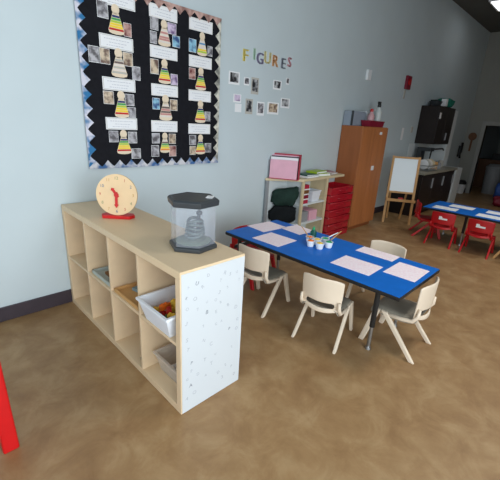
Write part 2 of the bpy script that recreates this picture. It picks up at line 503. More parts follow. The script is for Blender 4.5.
orn.rod((0.03, 0, 0.045), (0.035, 0, 0.17), 0.011, 0.009, 8, 0)
orn.ball((0.038, 0, 0.172), 0.017, (1, 1, 0.8), 1)
orn.build('ornament', [M['greycoil'], M['graphite']], tk, smooth=True)

# bins and trays in the cubbies
def tapered_bin(name, label, cat, loc, top, bot, h, wall, m, rim=0.008, rz=0.0):
    t = thing(name, label, cat, loc, rz)
    mb = MB()
    def ring(sx, sy, z): return [mb.bm.verts.new((x * sx / 2, y * sy / 2, z)) for x, y in ((-1, -1), (1, -1), (1, 1), (-1, 1))]
    rr = [ring(bot[0], bot[1], 0), ring(top[0], top[1], h), ring(top[0] + 2 * rim, top[1] + 2 * rim, h), ring(top[0] + 2 * rim, top[1] + 2 * rim, h - 0.012)]
    inn = [ring(top[0] - 2 * wall, top[1] - 2 * wall, h), ring(bot[0] - 2 * wall, bot[1] - 2 * wall, wall)]
    def band(a, b):
        for k in range(4): mb.bm.faces.new((a[k], a[(k + 1) % 4], b[(k + 1) % 4], b[k]))
    lo = ring(top[0] + 0.001, top[1] + 0.001, h - 0.012)
    band(rr[0], lo); band(lo, rr[3]); band(rr[3], rr[2]); band(rr[2], inn[0]); band(inn[0], inn[1])
    mb.bm.faces.new(inn[1]); mb.bm.faces.new(rr[0][::-1])
    for v in rr[1]: mb.bm.verts.remove(v)
    mb.build('shell', m, t)
    return t
cy = [SY0 + 0.038 + (SY1 - SY0 - 0.076) * (i + 0.5) / 4 for i in range(4)]     # nearest first
tb = tapered_bin('storage_bin', 'white plastic bin of colourful blocks sticking out of the upper cubby', 'bin', (0.155, cy[0] - 0.004, 0.394),
                 (0.36, 0.27, 0.0), (0.30, 0.22, 0.0), 0.125, 0.005, M['binwhite'])
blk = random.Random(3)
cols = ['t_orange', 't_yellow', 't_green', 't_red', 't_blue', 't_brown']
for i in range(44):
    ix, iy, iz = i % 4, (i // 4) % 4, i // 16
    x = 0.155 - 0.105 + ix * 0.07 + blk.uniform(-0.012, 0.012); y = cy[0] - 0.004 - 0.075 + iy * 0.05 + blk.uniform(-0.006, 0.006)
    z = 0.394 + 0.018 + iz * 0.034
    c = M[cols[blk.choice([0, 0, 0, 0, 1, 1, 2, 2, 3, 3, 5])]]
    rz = blk.uniform(0, 3.1)
    kind = blk.random()
    cn = {M['t_orange']: 'orange', M['t_yellow']: 'yellow', M['t_green']: 'green', M['t_red']: 'red', M['t_blue']: 'blue', M['t_brown']: 'brown'}[c]
    mb = MB()
    mb.box((0, 0, 0), (0.042, 0.026, 0.026), bev=0.003)
    for q in (-0.01, 0.01): mb.rod((q, 0, 0.012), (q, 0, 0.019), 0.007, n=8)
    o = mb.build('toy_block', c, loc=(x, y, z), rz=rz)
    tag(o, 'small %s toy block in the white bin in the upper cubby' % cn, 'toy block', '%s blocks in the white bin' % cn)
cb = tapered_bin('storage_bin', 'clear beige plastic bin in the lower cubby beneath the white bin', 'bin', (0.22, cy[0] - 0.002, 0.039),
                 (0.33, 0.25, 0.0), (0.28, 0.205, 0.0), 0.12, 0.004, M['clearbin'])
for i in range(12):
    x = 0.22 - 0.09 + (i % 4) * 0.055; y = cy[0] - 0.062 + (i // 4) * 0.055
    c, cn = ((M['tan'], 'tan'), (M['graphite'], 'dark grey'), (M['paper'], 'white'))[i % 3]
    o = MB().box((0, 0, 0), (0.06, 0.022, 0.028), bev=0.004).build('toy_piece', c, loc=(x, y, 0.039 + 0.02), rz=blk.uniform(-0.4, 0.4))
    tag(o, '%s toy piece lying in the clear bin in the lower cubby' % cn, 'toy', '%s pieces in the clear bin' % cn)
def tray(name, label, loc, sx, sy, m, h=0.022):
    t = MB()
    t.span((-sx / 2, -sy / 2, 0), (sx / 2, sy / 2, 0.006))
    for a, b in (((-sx / 2, -sy / 2), (sx / 2, -sy / 2 + 0.008)), ((-sx / 2, sy / 2 - 0.008), (sx / 2, sy / 2)),
                 ((-sx / 2, -sy / 2), (-sx / 2 + 0.008, sy / 2)), ((sx / 2 - 0.008, -sy / 2), (sx / 2, sy / 2))):
        t.span((a[0], a[1], 0.006), (b[0], b[1], h))
    return tag(t.build(name, m, loc=loc), label, 'tray')
M['tray_wood'] = mat('tray_wood', (206, 158, 100), 0.5, 0.08, 8, stretch=(1, 0.3, 1))
tray('wooden_tray', 'golden wooden tray in the upper cubby next to the white bin', (0.18, cy[1], 0.394), 0.34, 0.29, M['tray_wood'])
tag(MB().box((0, 0, 0.009), (0.19, 0.15, 0.018), bev=0.002).build('picture_book', [mat('blue_grey_cover', (120, 142, 150), 0.4, 0.3, 12)], loc=(0.2, cy[1] + 0.03, 0.4005), rz=R(12)),
    'blue grey book lying in the golden wooden tray', 'book')
tray('green_tray', 'slim pale grey tray of puzzle pieces in the upper cubby third from the white end', (0.18, cy[2], 0.394), 0.33, 0.27, mat('grey_green_tray', (176, 184, 178), 0.45, 0.05))
for i, (dx, dy, c, cn) in enumerate(((-0.08, 0.02, 't_brown', 'brown'), (-0.03, 0.06, 't_yellow', 'yellow'), (0.02, -0.03, 't_brown', 'brown'), (-0.09, -0.06, 't_darkgreen', 'dark green'), (0.06, 0.04, 't_green', 'green'))):
    o = MB().box((0, 0, 0.01), (0.075, 0.06, 0.02), bev=0.006).build('puzzle_piece', M[c], loc=(0.18 + dx, cy[2] + dy, 0.4005), rz=0.5 * i)
    tag(o, '%s wooden puzzle piece on the pale grey tray' % cn, 'puzzle piece', '%s pieces on the pale grey tray' % cn)
car = thing('toy_car', 'small black toy car in the lower cubby beside the clear bin', 'toy car', (0.05, cy[1] - 0.12, 0.0385), R(80))
MB().box((0, 0, 0.02), (0.06, 0.028, 0.018), bev=0.004).box((0.004, 0, 0.035), (0.03, 0.024, 0.014), bev=0.004).build('body', M['black'], car)
for sx in (-0.018, 0.018):
    for sy in (-0.016, 0.016):
        MB().rod((sx, sy - 0.003, 0.009), (sx, sy + 0.003, 0.009), 0.009, n=12).build('wheel', M['graphite'], car)

# ------------------------------------------------------------------ bulletin board
BX0, BX1, BZ0, BZ1 = 0.215, 1.412, 1.005, 2.2
bd = thing('bulletin_board', 'black bulletin board with shimmering scalloped border on the pale wall', 'board', ((BX0 + BX1) / 2, 0, BZ0))
cx = (BX0 + BX1) / 2
MB().span((BX0 - cx + 0.008, -0.02, 0.008), (BX1 - cx - 0.008, -0.0004, BZ1 - BZ0 - 0.008)).build('board_panel', M['cork'], bd)
def border(p0, p1, inward, n, m, off=0.0):
    """strip along an edge with n wavy scallops pointing inward"""
    p0, p1, inward = Vector(p0), Vector(p1), Vector(inward)
    t = MB(); K = n * 6
    outer = [p0 + (p1 - p0) * k / K for k in range(K + 1)]
    pts = []
    for k, q in enumerate(outer):
        ph = (k % 6) / 6
        d = 0.014 + 0.046 * (1 - abs(2 * ph - 1)) ** 1.2
        pts.append(q + inward * d)
    va = [t.bm.verts.new((p.x, -0.0205 - off, p.y)) for p in outer]; vb = [t.bm.verts.new((p.x, -0.0205 - off, p.y)) for p in pts]
    va2 = [t.bm.verts.new((p.x, -0.0225 - off, p.y)) for p in outer]; vb2 = [t.bm.verts.new((p.x, -0.0225 - off, p.y)) for p in pts]
    for k in range(K):
        t.bm.faces.new((va[k], va[k + 1], vb[k + 1], vb[k])); t.bm.faces.new((va2[k], vb2[k], vb2[k + 1], va2[k + 1]))
        t.bm.faces.new((vb[k], vb[k + 1], vb2[k + 1], vb2[k])); t.bm.faces.new((va[k], va2[k], va2[k + 1], va[k + 1]))
    return t.build('border_strip', m, bd)
w2, hh = (BX1 - BX0) / 2, BZ1 - BZ0
for p0, p1, inn, n, m, l in (((-w2, 0), (-w2, hh), (1, 0), 13, 'trim_teal', 'teal shimmering scalloped border strip'), ((w2, 0), (w2, hh), (-1, 0), 13, 'trim_pale', 'silvery scalloped border strip'),
                             ((-w2, 0), (w2, 0), (0, 1), 13, 'trim_slate', 'slate blue scalloped border strip'), ((-w2, hh), (w2, hh), (0, -1), 13, 'trim_brown', 'copper scalloped border strip')):
    border(p0, p1, inn, n, M[m], 0.003 if inn[0] == 0 else 0.0)['label'] = l

BOARD = dict(
 left=dict(cards=[[.505, 2.121, .244, .086], [.477, 1.86, .244, .086], [.479, 1.593, .245, .085], [.481, 1.326, .243, .085]],
  photos=[[[.392, 2.043, .074, .1, 'grey'], [.562, 1.954, .058, .085, 'red']],
          [[.311, 1.765, .07, .1, 'grey'], [.386, 1.764, .07, .098, 'tan'], [.554, 1.767, .073, .09, 'tan'], [.614, 1.683, .064, .092, 'grey']],
          [[.393, 1.5, .076, .086, 'tan'], [.551, 1.496, .072, .08, 'grey'], [.563, 1.409, .064, .074, 'grey']],
          [[.411, 1.234, .071, .08, 'grey'], [.56, 1.228, .071, .084, 'grey'], [.583, 1.108, .077, .076, 'grey']]],
  dolls=[[.48, 2.09, 1.91, .115, 0], [.484, 1.825, 1.641, .12, 1], [.485, 1.55, 1.368, .112, 0], [.487, 1.28, 1.105, .118, 0]]),
 middle=dict(cards=[[.854, 2.122, .24, .088], [.852, 1.855, .24, .084], [.853, 1.588, .24, .085], [.844, 1.318, .242, .086]],
  photos=[[[.774, 2.039, .066, .085, 'grey'], [.765, 1.946, .056, .08, 'grey'], [.925, 2.032, .078, .075, 'lilac'], [.962, 1.951, .068, .08, 'blue']],
          [[.766, 1.75, .07, .104, 'tan'], [.94, 1.677, .065, .08, 'lilac']],
          [[.771, 1.486, .064, .084, 'blue'], [.932, 1.486, .07, .084, 'tan']],
          [[.76, 1.224, .07, .078, 'grey'], [.914, 1.221, .066, .08, 'tan'], [.751, 1.125, .069, .09, 'grey'], [.916, 1.122, .068, .088, 'red']]],
  dolls=[[.856, 2.075, 1.9, .11, 2], [.852, 1.81, 1.637, .112, 0], [.855, 1.555, 1.363, .12, 3], [.842, 1.268, 1.108, .095, 4]]),
 right=dict(cards=[[1.202, 2.107, .236, .088], [1.2, 1.839, .236, .086], [1.197, 1.577, .236, .087], [1.195, 1.307, .236, .084]],
  photos=[[[1.118, 1.95, .073, .096, 'blue'], [1.297, 1.936, .052, .075, 'grey']],
          [[1.115, 1.743, .066, .086, 'red']],
          [[1.28, 1.415, .064, .078, 'grey']],
          [[1.122, 1.212, .071, .082, 'grey'], [1.121, 1.123, .063, .074, 'tan'], [1.291, 1.144, .073, .08, 'grey']]],
  dolls=[[1.213, 2.06, 1.888, .104, 5], [1.202, 1.797, 1.622, .114, 0], [1.201, 1.54, 1.358, .116, 0], [1.205, 1.258, 1.088, .11, 0]]))
ROWS = ['top', 'second', 'third', 'bottom']
STYLES = {0: ['s_navy', 's_green', 's_lime', 's_yellow', 's_yellow', 's_red'], 1: ['s_grey', 's_dark', 's_pale', 's_grey', 's_pale', 's_grey'],
          2: ['s_pale', 's_rose', 's_pale', 's_rose', 's_rose', 's_pale'], 3: ['s_pale', 's_dark', 's_rose', 's_dark', 's_rose', 's_pale'],
          4: ['s_pale', 's_dark', 's_green', 's_lime', 's_yellow', 's_orange'], 5: ['s_pale', 's_blue', 's_pale', 's_pale', 's_yellow', 's_lime']}
SAY = {0: 'in rainbow dress', 1: 'in pale grey dress', 2: 'in pink striped dress', 3: 'in pale pink dress', 4: 'in green striped dress', 5: 'in white dress hemmed yellow'}
rl = random.Random(11)
for cname, cd in BOARD.items():
    for r in range(4):
        x, z, wd, ht = cd['cards'][r]
        mb = MB().box((0, -0.0005, 0), (wd, 0.001, ht), 0, 0)
        for s, (ax, bx, dz) in enumerate(((-0.36, 0.36, 0.2), (-0.22, 0.26, -0.04), (-0.3, 0.2, -0.25))):   # rows of tiny unreadable print
            xx = ax * wd
            while xx < bx * wd:
                lw = rl.uniform(0.008, 0.02)
                mb.box((xx + lw / 2, -0.0012, dz * ht), (lw, 0.0004, 0.004), 0, 1); xx += lw + 0.005
        # thin printed frame
        for q in (-1, 1):
            mb.box((0, -0.0012, q * ht * 0.43), (wd * 0.94, 0.0004, 0.003), 0, 2); mb.box((q * wd * 0.47, -0.0012, 0), (0.003, 0.0004, ht * 0.86), 0, 2)
        tag(mb.build('text_card', [M['paper'], M['card_ink'], M['s_pale'] if cname != 'left' else M['s_grey']], loc=(x, -0.0202, z)),
            'white text card heading the %s row in the %s column of the black board' % (ROWS[r], cname), 'card', 'text cards on the bulletin board')
        seen = {}
        ph = cd['photos'][r]
        for i, (x, z, wd, ht, tone) in enumerate(ph):
            mb = MB().box((0, -0.0004, 0), (wd, 0.0008, ht), 0, 0).box((0, -0.001, 0), (wd * 0.94, 0.0004, ht * 0.94), 0, 1)
            dx, _, _, _, _ = cd['dolls'][r]
            side = 'left' if x < dx else 'right'
            same = [q for q in ph if (q[0] < dx) == (x < dx)]
            if len(same) > 1:
                hi = max(q[1] for q in same) - min(q[1] for q in same)
                if hi > 0.05:
                    side = ('upper ' if z == max(q[1] for q in same) else 'lower ') + side
                else:
                    side = ('outer ' if x == min(q[0] for q in same) else 'inner ') + side
            tag(mb.build('photo_print', [M['paper'], M['ph_' + tone]], loc=(x, -0.0206, z)),
                '%s photo at %s of the doll, %s row, %s column of the black board' % (tone, side, ROWS[r], cname), 'photo', 'photo prints on the bulletin board')
        x, zt, zb, wd, st = cd['dolls'][r]
        h = zt - zb; hr = h * 0.155
        neck = zt - 2 * hr
        d = thing('doll_cutout', 'paper doll cutout %s, %s row, %s column of the black board' % (SAY[st], ROWS[r], cname), 'paper doll', (x, -0.0225, zb), 0, 'doll cutouts on the bulletin board')
        F = Matrix.Rotation(R(90), 4, 'X')
        MB().prism([(hr * math.cos(a * math.pi / 12), h - hr + hr * 1.1 * math.sin(a * math.pi / 12)) for a in range(24)], 0.001, 0, F).build('head', M['skin'], d)
        def wid(t): return hr * 0.75 + (wd / 2 - hr * 0.75) * min(1.0, t * 1.12)
        bh = h - 2 * hr + 0.006
        body = []
        for t in [k / 8 for k in range(9)]:
            body.append((wid(t) * (1 if t < 0.98 else 0.9), bh * (1 - t) * 0.93 + bh * 0.07))
        body += [(wd * 0.25, 0.002), (0, 0), (-wd * 0.25, 0.002)] + [(-a, b) for a, b in reversed(body)]
        dr = MB().prism(body[::-1], 0.001, 0, F)
        n = 6
        for k in range(n):
            t0, t1 = 0.12 + 0.78 * k / n, 0.12 + 0.78 * (k + 0.82) / n
            za, zb2 = bh * (1 - t0) * 0.93 + bh * 0.07, bh * (1 - t1) * 0.93 + bh * 0.07
            dr.prism([(-wid(t1) * 0.95, zb2), (wid(t1) * 0.95, zb2), (wid(t0) * 0.95, za), (-wid(t0) * 0.95, za)], 0.0006, 1 + k, F @ Matrix.Translation((0, 0, 0.001)))
        dr.build('dress', [M['skin']] + [M[q] for q in STYLES[st]], d)

# ------------------------------------------------------------------ letters and photos on the wall
for (ch, cn, key, x, z, s) in (('F', 'yellow', 'l_yellow', 1.729, 1.967, .15), ('I', 'pale green', 'l_green', 1.846, 1.995, .14), ('G', 'violet', 'l_violet', 1.927, 1.97, .14),
                               ('U', 'pale gold', 'l_gold', 2.031, 1.99, .15), ('R', 'orange', 'l_orange', 2.145, 1.978, .15), ('E', 'slate grey', 'l_slate', 2.272, 1.973, .14), ('S', 'dusty pink', 'l_pinkl', 2.37, 2.0, .13)):
    mb = MB()
    g = glyph(ch)
    for ddx in (-0.009, -0.003, 0.003, 0.009):
        mb.mesh(g, Matrix.Translation((ddx, -0.001, 0)) @ Matrix.Rotation(R(90), 4, 'X') @ Matrix.Diagonal((s * 1.0, s, 0.04, 1)))
    tag(mb.build('wall_letter', M[key], loc=(x, -0.0015, z)), '%s letter %s cut from paper on the wall right of the black board' % (cn, ch), 'letter', 'coloured letters on the wall')
WP = [[1.602, 1.765, .137, .11, 'dark', 'white framed'], [1.763, 1.754, .071, .07, 'grey', 'small'], [1.878, 1.725, .105, .15, 'dark', 'tall'], [2.206, 1.766, .13, .09, 'dark', 'wide'], [2.367, 1.82, .05, .065, 'grey', 'tiny'],
      [1.65, 1.594, .1, .075, 'lilac', 'lilac'], [1.666, 1.51, .085, .075, 'paper', 'blank white'], [1.811, 1.532, .1, .14, 'dark', 'tall'], [1.976, 1.522, .108, .13, 'grey', 'square'], [2.165, 1.537, .18, .118, 'tan', 'wide brown'], [2.355, 1.601, .15, .1, 'dark', 'dark']]
WL = ['white framed photo first on the upper line of pictures beside the board', 'small grey photo second on the upper line of wall pictures', 'tall dark photo under the violet letter on the upper picture line',
      'wide dark photo under the orange letter on the upper picture line', 'tiny grey photo under the pink letter at the end of the upper line',
      'lilac photo starting the lower line of wall pictures', 'blank white paper hanging below the lilac photo on the wall', 'tall dark photo second on the lower line of wall pictures',
      'grey photo in the middle of the lower line of wall pictures', 'wide brown photo on the lower line of wall pictures', 'dark photo at the right end of the lower picture line']
for (x, z, wd, ht, tone, _), lb in zip(WP, WL):
    mb = MB().box((0, -0.0006, 0), (wd, 0.001, ht), 0, 0)
    if tone != 'paper':
        mb.box((0.0, -0.0018, 0.004), (wd * 0.74, 0.0006, ht * 0.72), 0, 1)
    tag(mb.build('photo_print', [M['paper'] if tone != 'dark' or wd > 0.12 else M['s_grey'], M['ph_' + tone] if tone != 'paper' else M['paper']], loc=(x, 0.0003, z)), lb, 'photo', 'photos on the wall')

# ------------------------------------------------------------------ blue table
TX0, TX1, TY0, TY1, TZ = 1.05, 1.69, -2.035, -0.575, 0.53
tcx, tcy = (TX0 + TX1) / 2, (TY0 + TY1) / 2
def activity_table(label, loc, sx, sy, tz, legs):
    t = thing('activity_table', label, 'table', loc)
    MB().span((-sx / 2 + 0.003, -sy / 2 + 0.003, tz - 0.004), (sx / 2 - 0.003, sy / 2 - 0.003, tz)).build('tabletop', M['bluetop'], t)
    MB().span((-sx / 2, -sy / 2, tz - 0.028), (sx / 2, sy / 2, tz - 0.0042)).build('edge_band', M['black'], t, bevel=0.004)
    for ax, ay in legs:
        l = MB().rod((ax, ay, tz - 0.028), (ax, ay, 0.17), 0.017, n=14).box((ax, ay, tz - 0.032), (0.09, 0.09, 0.008)).build('leg', M['black'], t)
        MB().rod((ax, ay, 0.2), (ax, ay, 0.02), 0.0125, n=12).rod((ax, ay, 0.02), (ax, ay, 0.0), 0.016, 0.02, n=12).build('leg_foot', M['steel'], l)
    return t
activity_table('long blue table with black edge set with pink papers, near the cubby shelf', (tcx, tcy, 0), TX1 - TX0, TY1 - TY0, TZ,
               [(-0.125, -0.53), (0.29, -0.53), (-0.25, 0.625), (0.27, 0.625)])
PAP = [((1.44, -0.68), 0.275, 0.215, -4, 'pink printed paper at the wall end of the blue table'), ((1.232, -0.955), .235, .265, 2, 'pink printed paper before the chair beside the white end panel'),
       ((1.6, -0.9), .2, .22, -5, 'pink printed paper just behind the paint cups'), ((1.285, -1.64), .215, .275, 2, 'pink printed paper before the middle cream chair facing away'),
       ((1.455, -1.905), .265, .2, 1, 'pink printed paper at the near end of the blue table'), ((1.615, -1.625), .14, .28, 1, 'pink printed paper at the far long side before the half hidden chair')]
for (x, y), sx, sy, a, lb in PAP:
    mb = MB().box((0, 0, 0.0006), (sx, sy, 0.0012))
    tag(mb.build('pink_paper', M['pinkpaper'], loc=(x, y, TZ + 0.0002), rz=R(a)), lb, 'paper', 'pink papers on the blue table')
# paint cups
CUPS = [(1.335, -1.225, 'orange'), (1.345, -1.30, 'yellow'), (1.425, -1.325, 'green'), (1.405, -1.235, 'yellow'), (1.475, -1.26, 'green'), (1.405, -1.165, 'orange')]
names = {0: 'white cup of orange paint, leftmost at the front', 1: 'white cup of yellow paint, front middle of the cluster', 2: 'white cup of green paint, nearest the front right',
         3: 'white cup of yellow paint, centre of the cluster', 4: 'white cup of green paint, behind the front right cup', 5: 'white cup of orange paint, at the back of the cluster'}
for i, (x, y, c) in enumerate(CUPS):
    t = thing('paint_cup', names[i] + ' on the blue table', 'cup', (x, y, TZ), 0, 'paint cups on the blue table')
    mb = MB().lathe([(0.021, 0), (0.024, 0.004), (0.031, 0.042), (0.0335, 0.044), (0.0335, 0.047), (0.0295, 0.047), (0.0265, 0.03), (0.0255, 0.028)], n=20)
    mb.build('cup', M['white'], t, smooth=False)
    mb = MB().lathe([(0.024, 0.026), (0.027, 0.036), (0.02, 0.047), (0.006, 0.053)], n=16).build('paint', M['t_' + c], t, smooth=True)
def brush(label, a, b, c):
    t = thing('paintbrush', label, 'paintbrush', a)
    d = Vector(b) - Vector(a); u = d.normalized()
    MB().rod(u * 0.03, d, 0.0045, 0.003, 8).build('handle', M[c], t)
    MB().rod(u * 0.018, u * 0.034, 0.0055, 0.005, 8).build('ferrule', M['steel'], t)
    MB().rod((0, 0, 0), u * 0.02, 0.003, 0.0055, 8).build('bristles', M['t_brown'], t)
brush('tan handled paintbrush leaning left out of the orange cup', (1.34, -1.232, TZ + 0.038), (1.385, -1.09, TZ + 0.115), 'tan')
brush('pale tan paintbrush leaning right out of the green cup', (1.42, -1.32, TZ + 0.04), (1.565, -1.335, TZ + 0.105), 'tan')
brush('white handled paintbrush lying right out of the rear green cup', (1.478, -1.256, TZ + 0.04), (1.575, -1.305, TZ + 0.085), 'white')
bt = thing('paint_bottle', 'dark green squeeze bottle standing behind the paint cups', 'bottle', (1.475, -1.145, TZ))
MB().lathe([(0.022, 0), (0.025, 0.004), (0.025, 0.07), (0.012, 0.085)], n=18).build('body', M['t_darkgreen'], bt, smooth=False)
MB().lathe([(0.011, 0.084), (0.011, 0.097), (0.004, 0.112)], n=14).build('cap', M['t_green'], bt)

# ------------------------------------------------------------------ chairs
def chair_proto(name, label, m, seatm, badge=False):
    t = thing(name, label, 'chair')
    # seat: dished panel with turned-down sides; the chair faces +x
    us = [-0.5, -0.47, -0.3, 0, 0.3, 0.47, 0.5]
    xs = [-0.15, -0.1, 0.0, 0.09, 0.135, 0.15]
    zx = [0.295, 0.277, 0.272, 0.276, 0.27, 0.255]
    wx = [0.26, 0.28, 0.3, 0.3, 0.29, 0.27]
    def sf(i, j):
        u = us[j]
        drop = -0.038 if abs(u) > 0.49 else (-0.004 if abs(u) > 0.4 else (0.0 if abs(u) > 0.2 else -0.006))
        return Vector((xs[i], u * wx[i], zx[i] + drop))
    MB().grid(sf, 6, 7).build('seat', seatm, t, smooth=True, solid=0.012, sub=2)
    # back: curved shell with a slot above the lower rail
    vs = [-1, -0.93, -0.72, -0.36, 0, 0.36, 0.72, 0.93, 1]
    zs = [0.258, 0.264, 0.286, 0.292, 0.336, 0.345, 0.42, 0.5, 0.515]
    def bf(i, j):
        u, z = vs[i], zs[j]
        half = 0.147 if z > 0.4 else 0.143
        dz = -0.014 * max(0, abs(u) - 0.7) / 0.3 if j >= 7 else (0.012 * u * u if j < 6 else 0)
        if j < 3: dz += 0.02 * u * u
        return Vector((-0.165 - (z - 0.27) * 0.03 + 0.04 * u * u, half * u, z + dz))
    MB().grid(bf, 9, 9, skip=lambda i, j: j == 3 and 1 < i < 6 or (j in (2, 4) and False)).build('backrest', m, t, smooth=True, solid=0.013, sub=2)
    if badge:
        mb = MB()
        F = Matrix.Translation((-0.1775, 0.0, 0.43)) @ Matrix.Rotation(R(-2), 4, 'Y') @ Matrix.Rotation(R(-90), 4, 'Z') @ Matrix.Rotation(R(90), 4, 'X')
        mb.prism([(-0.045, -0.02), (0.06, -0.02), (0.06, 0.004), (0.0, 0.004), (-0.012, 0.028), (-0.045, 0.028)], 0.006, 0, F)
        o = mb.build('badge', M['white'], t); o['label'] = 'white mark on the back of the red chair'
    # legs: pairs meeting at the seat side like an inverted V
    for s in (-1, 1):
        for kx, top in ((-0.178, 0.055), (0.172, 0.1)):
            a, b = 0.145 * s, 0.158 * s
            hw, fw = 0.022, 0.017
            qa = [(top - hw, a - 0.011, 0.268), (top + hw, a - 0.011, 0.268), (top + hw, a + 0.011, 0.268), (top - hw, a + 0.011, 0.268)]
            qb = [(kx - fw, b - 0.011, 0.0), (kx + fw, b - 0.011, 0.0), (kx + fw, b + 0.011, 0.0), (kx - fw, b + 0.011, 0.0)]
            MB().loft(qa, qb).build('leg', m, t, bevel=0.005)
    # side brackets joining the seat and the back
    for s in (-1, 1):
        MB().tube([(0.08, 0.14 * s, 0.25), (-0.06, 0.142 * s, 0.258), (-0.125, 0.142 * s, 0.272), (-0.15, 0.138 * s, 0.31), (-0.152, 0.137 * s, 0.36)], [0.013, 0.013, 0.014, 0.013, 0.009], 8).build('side_bracket', m, t, smooth=True)
    return t
ch = chair_proto('child_chair', 'cream plastic child chair next to the white end panel, half under the blue table', M['cream'], M['greyseat'])
ch['group'] = 'cream chairs around the blue table'
ch.location = (1.145, -0.935, 0); ch.rotation_euler.z = R(6)
cb2 = copy_tree(ch, (1.165, -1.53, 0), R(12), 'cream plastic child chair facing away at the middle of the blue table')
copy_tree(ch, (1.475, -1.915, 0), R(91), 'cream plastic child chair seen side on at the near end of the blue table')
copy_tree(ch, (1.845, -1.555, 0), R(183), 'cream plastic child chair on the far long side, only its back top showing')
cb2.scale = (0.97, 0.95, 0.95)
rc = chair_proto('child_chair', 'red plastic child chair at the wall end of the long blue table', M['redplastic'], M['redplastic'])
rc.scale = (1, 1, 0.92); rc.location = (1.4, -0.57, 0); rc.rotation_euler.z = R(-90); rc['group'] = 'red chairs'
rc2 = chair_proto('child_chair', 'red plastic child chair with a white mark, beside the easel end of the far table', M['redplastic'], M['redplastic'], True)
rc2.scale = (0.96, 0.94, 0.86); rc2.location = (4.17, -1.335, 0); rc2.rotation_euler.z = R(4); rc2['group'] = 'red chairs'
copy_tree(rc2, (4.17, -1.76, 0), R(2), 'red plastic child chair with a white mark, nearest the right edge of the photo')
rc3 = copy_tree(rc, (4.42, -1.04, 0), R(-62), 'red plastic child chair turned half sideways at the left end of the far blue table', 'red chairs')

# far blue table
activity_table('far blue table with red chairs in front of the dark kitchenette', (4.5, -1.89, 0), 0.66, 1.72, 0.44, [(-0.2, 0.35), (-0.2, -0.68), (0.2, 0.68), (0.2, -0.68)])
for (x, y), a, lb in (((4.34, -1.26), 3, 'white paper on the far blue table before the left red chair'), ((4.64, -1.38), 0, 'white paper on the far blue table, at the kitchenette side'),
                      ((4.34, -1.78), 0, 'white paper on the far blue table before the right red chair'), ((4.66, -1.82), 2, 'white paper near the right edge of the photo, kitchenette side of the far table')):
    tag(MB().box((0, 0, 0.0006), (0.2, 0.29, 0.0012)).build('white_paper', M['paper'], loc=(x, y, 0.4402), rz=R(a)), lb, 'paper', 'white papers on the far table')
st = thing('child_chair', 'tan wooden chair at the right edge beside the red chair of the far table', 'chair', (4.28, -2.2, 0))
MB().box((0, 0, 0.26), (0.28, 0.28, 0.018), bev=0.005).build('seat', M['tan'], st)
for sx in (-1, 1):
    for sy in (-1, 1):
        MB().loft([(sx * 0.12 - 0.014, sy * 0.12 - 0.014, 0.252), (sx * 0.12 + 0.014, sy * 0.12 - 0.014, 0.252), (sx * 0.12 + 0.014, sy * 0.12 + 0.014, 0.252), (sx * 0.12 - 0.014, sy * 0.12 + 0.014, 0.252)],
                  [(sx * 0.15 - 0.014, sy * (0.12 + (0.12 if sy > 0 else 0.03)) - 0.014, 0), (sx * 0.15 + 0.014, sy * (0.12 + (0.12 if sy > 0 else 0.03)) - 0.014, 0), (sx * 0.15 + 0.014, sy * (0.12 + (0.12 if sy > 0 else 0.03)) + 0.014, 0), (sx * 0.15 - 0.014, sy * (0.12 + (0.12 if sy > 0 else 0.03)) + 0.014, 0)]).build('leg', M['tan'], st)
MB().box((-0.13, 0, 0.42), (0.018, 0.27, 0.1), bev=0.005).box((-0.13, -0.115, 0.32), (0.02, 0.025, 0.13)).box((-0.13, 0.115, 0.32), (0.02, 0.025, 0.13)).build('backrest', M['tan'], st)

# low red table whose leg shows at the left edge
rs_ = thing('round_table', 'low red table of which one leg shows at the left edge of the photo', 'table', (-0.95, -1.145, 0))
MB().lathe([(0.28, 0.5), (0.305, 0.504), (0.31, 0.515), (0.305, 0.527), (0.2, 0.53)], n=40).build('tabletop', M['redpaint'], rs_)
for k in range(4):
    ax, ay = 0.3 * math.cos(k * math.pi / 2), 0.3 * math.sin(k * math.pi / 2)
    tx, ty = ax * 0.985, ay * 0.985
    hw = 0.03
    MB().loft([(tx - hw * .9, ty - hw * .9, 0.503), (tx + hw * .9, ty - hw * .9, 0.503), (tx + hw * .9, ty + hw * .9, 0.503), (tx - hw * .9, ty + hw * .9, 0.503)],
              [(ax - hw, ay - hw, 0), (ax + hw, ay - hw, 0), (ax + hw, ay + hw, 0), (ax - hw, ay + hw, 0)]).build('leg', M['redpaint'], rs_, bevel=0.008)

# ------------------------------------------------------------------ white corner shelf with clutter
PL = [(2.1, -0.02), (2.44, -0.3), (3.34, -0.27), (3.34, -0.02)]
ws = thing('corner_shelf', 'pale shelf with slanted left side holding dark bags, against the wall behind the table', 'shelf', (2.6, -0.15, 0))
def L2(p): return (p[0] - 2.6, p[1] + 0.15)
BODY = [(2.115, -0.025), (2.45, -0.285), (2.97, -0.275), (2.97, -0.025)]
MB().prism([L2(p) for p in PL], 0.028, 0, Matrix.Translation((0, 0, 0.785))).build('top_board', M['maple'], ws, bevel=0.003)
MB().prism([L2(p) for p in BODY], 0.02, 0, Matrix.Translation((0, 0, 0.27))).build('shelf_board', M['whitelam'], ws)
MB().prism([L2(p) for p in BODY], 0.06, 0).build('plinth', M['whitelam'], ws)
MB().prism([L2(p) for p in [(2.44, -0.278), (2.955, -0.27), (2.955, -0.04), (2.44, -0.04)]], 0.018, 0, Matrix.Translation((0, 0, 0.5))).build('shelf_board', M['whitelam'], ws)
MB().span((*L2((2.12, -0.03)), 0.06), (*L2((2.97, -0.022)), 0.785)).build('back_panel', M['whitelam'], ws)
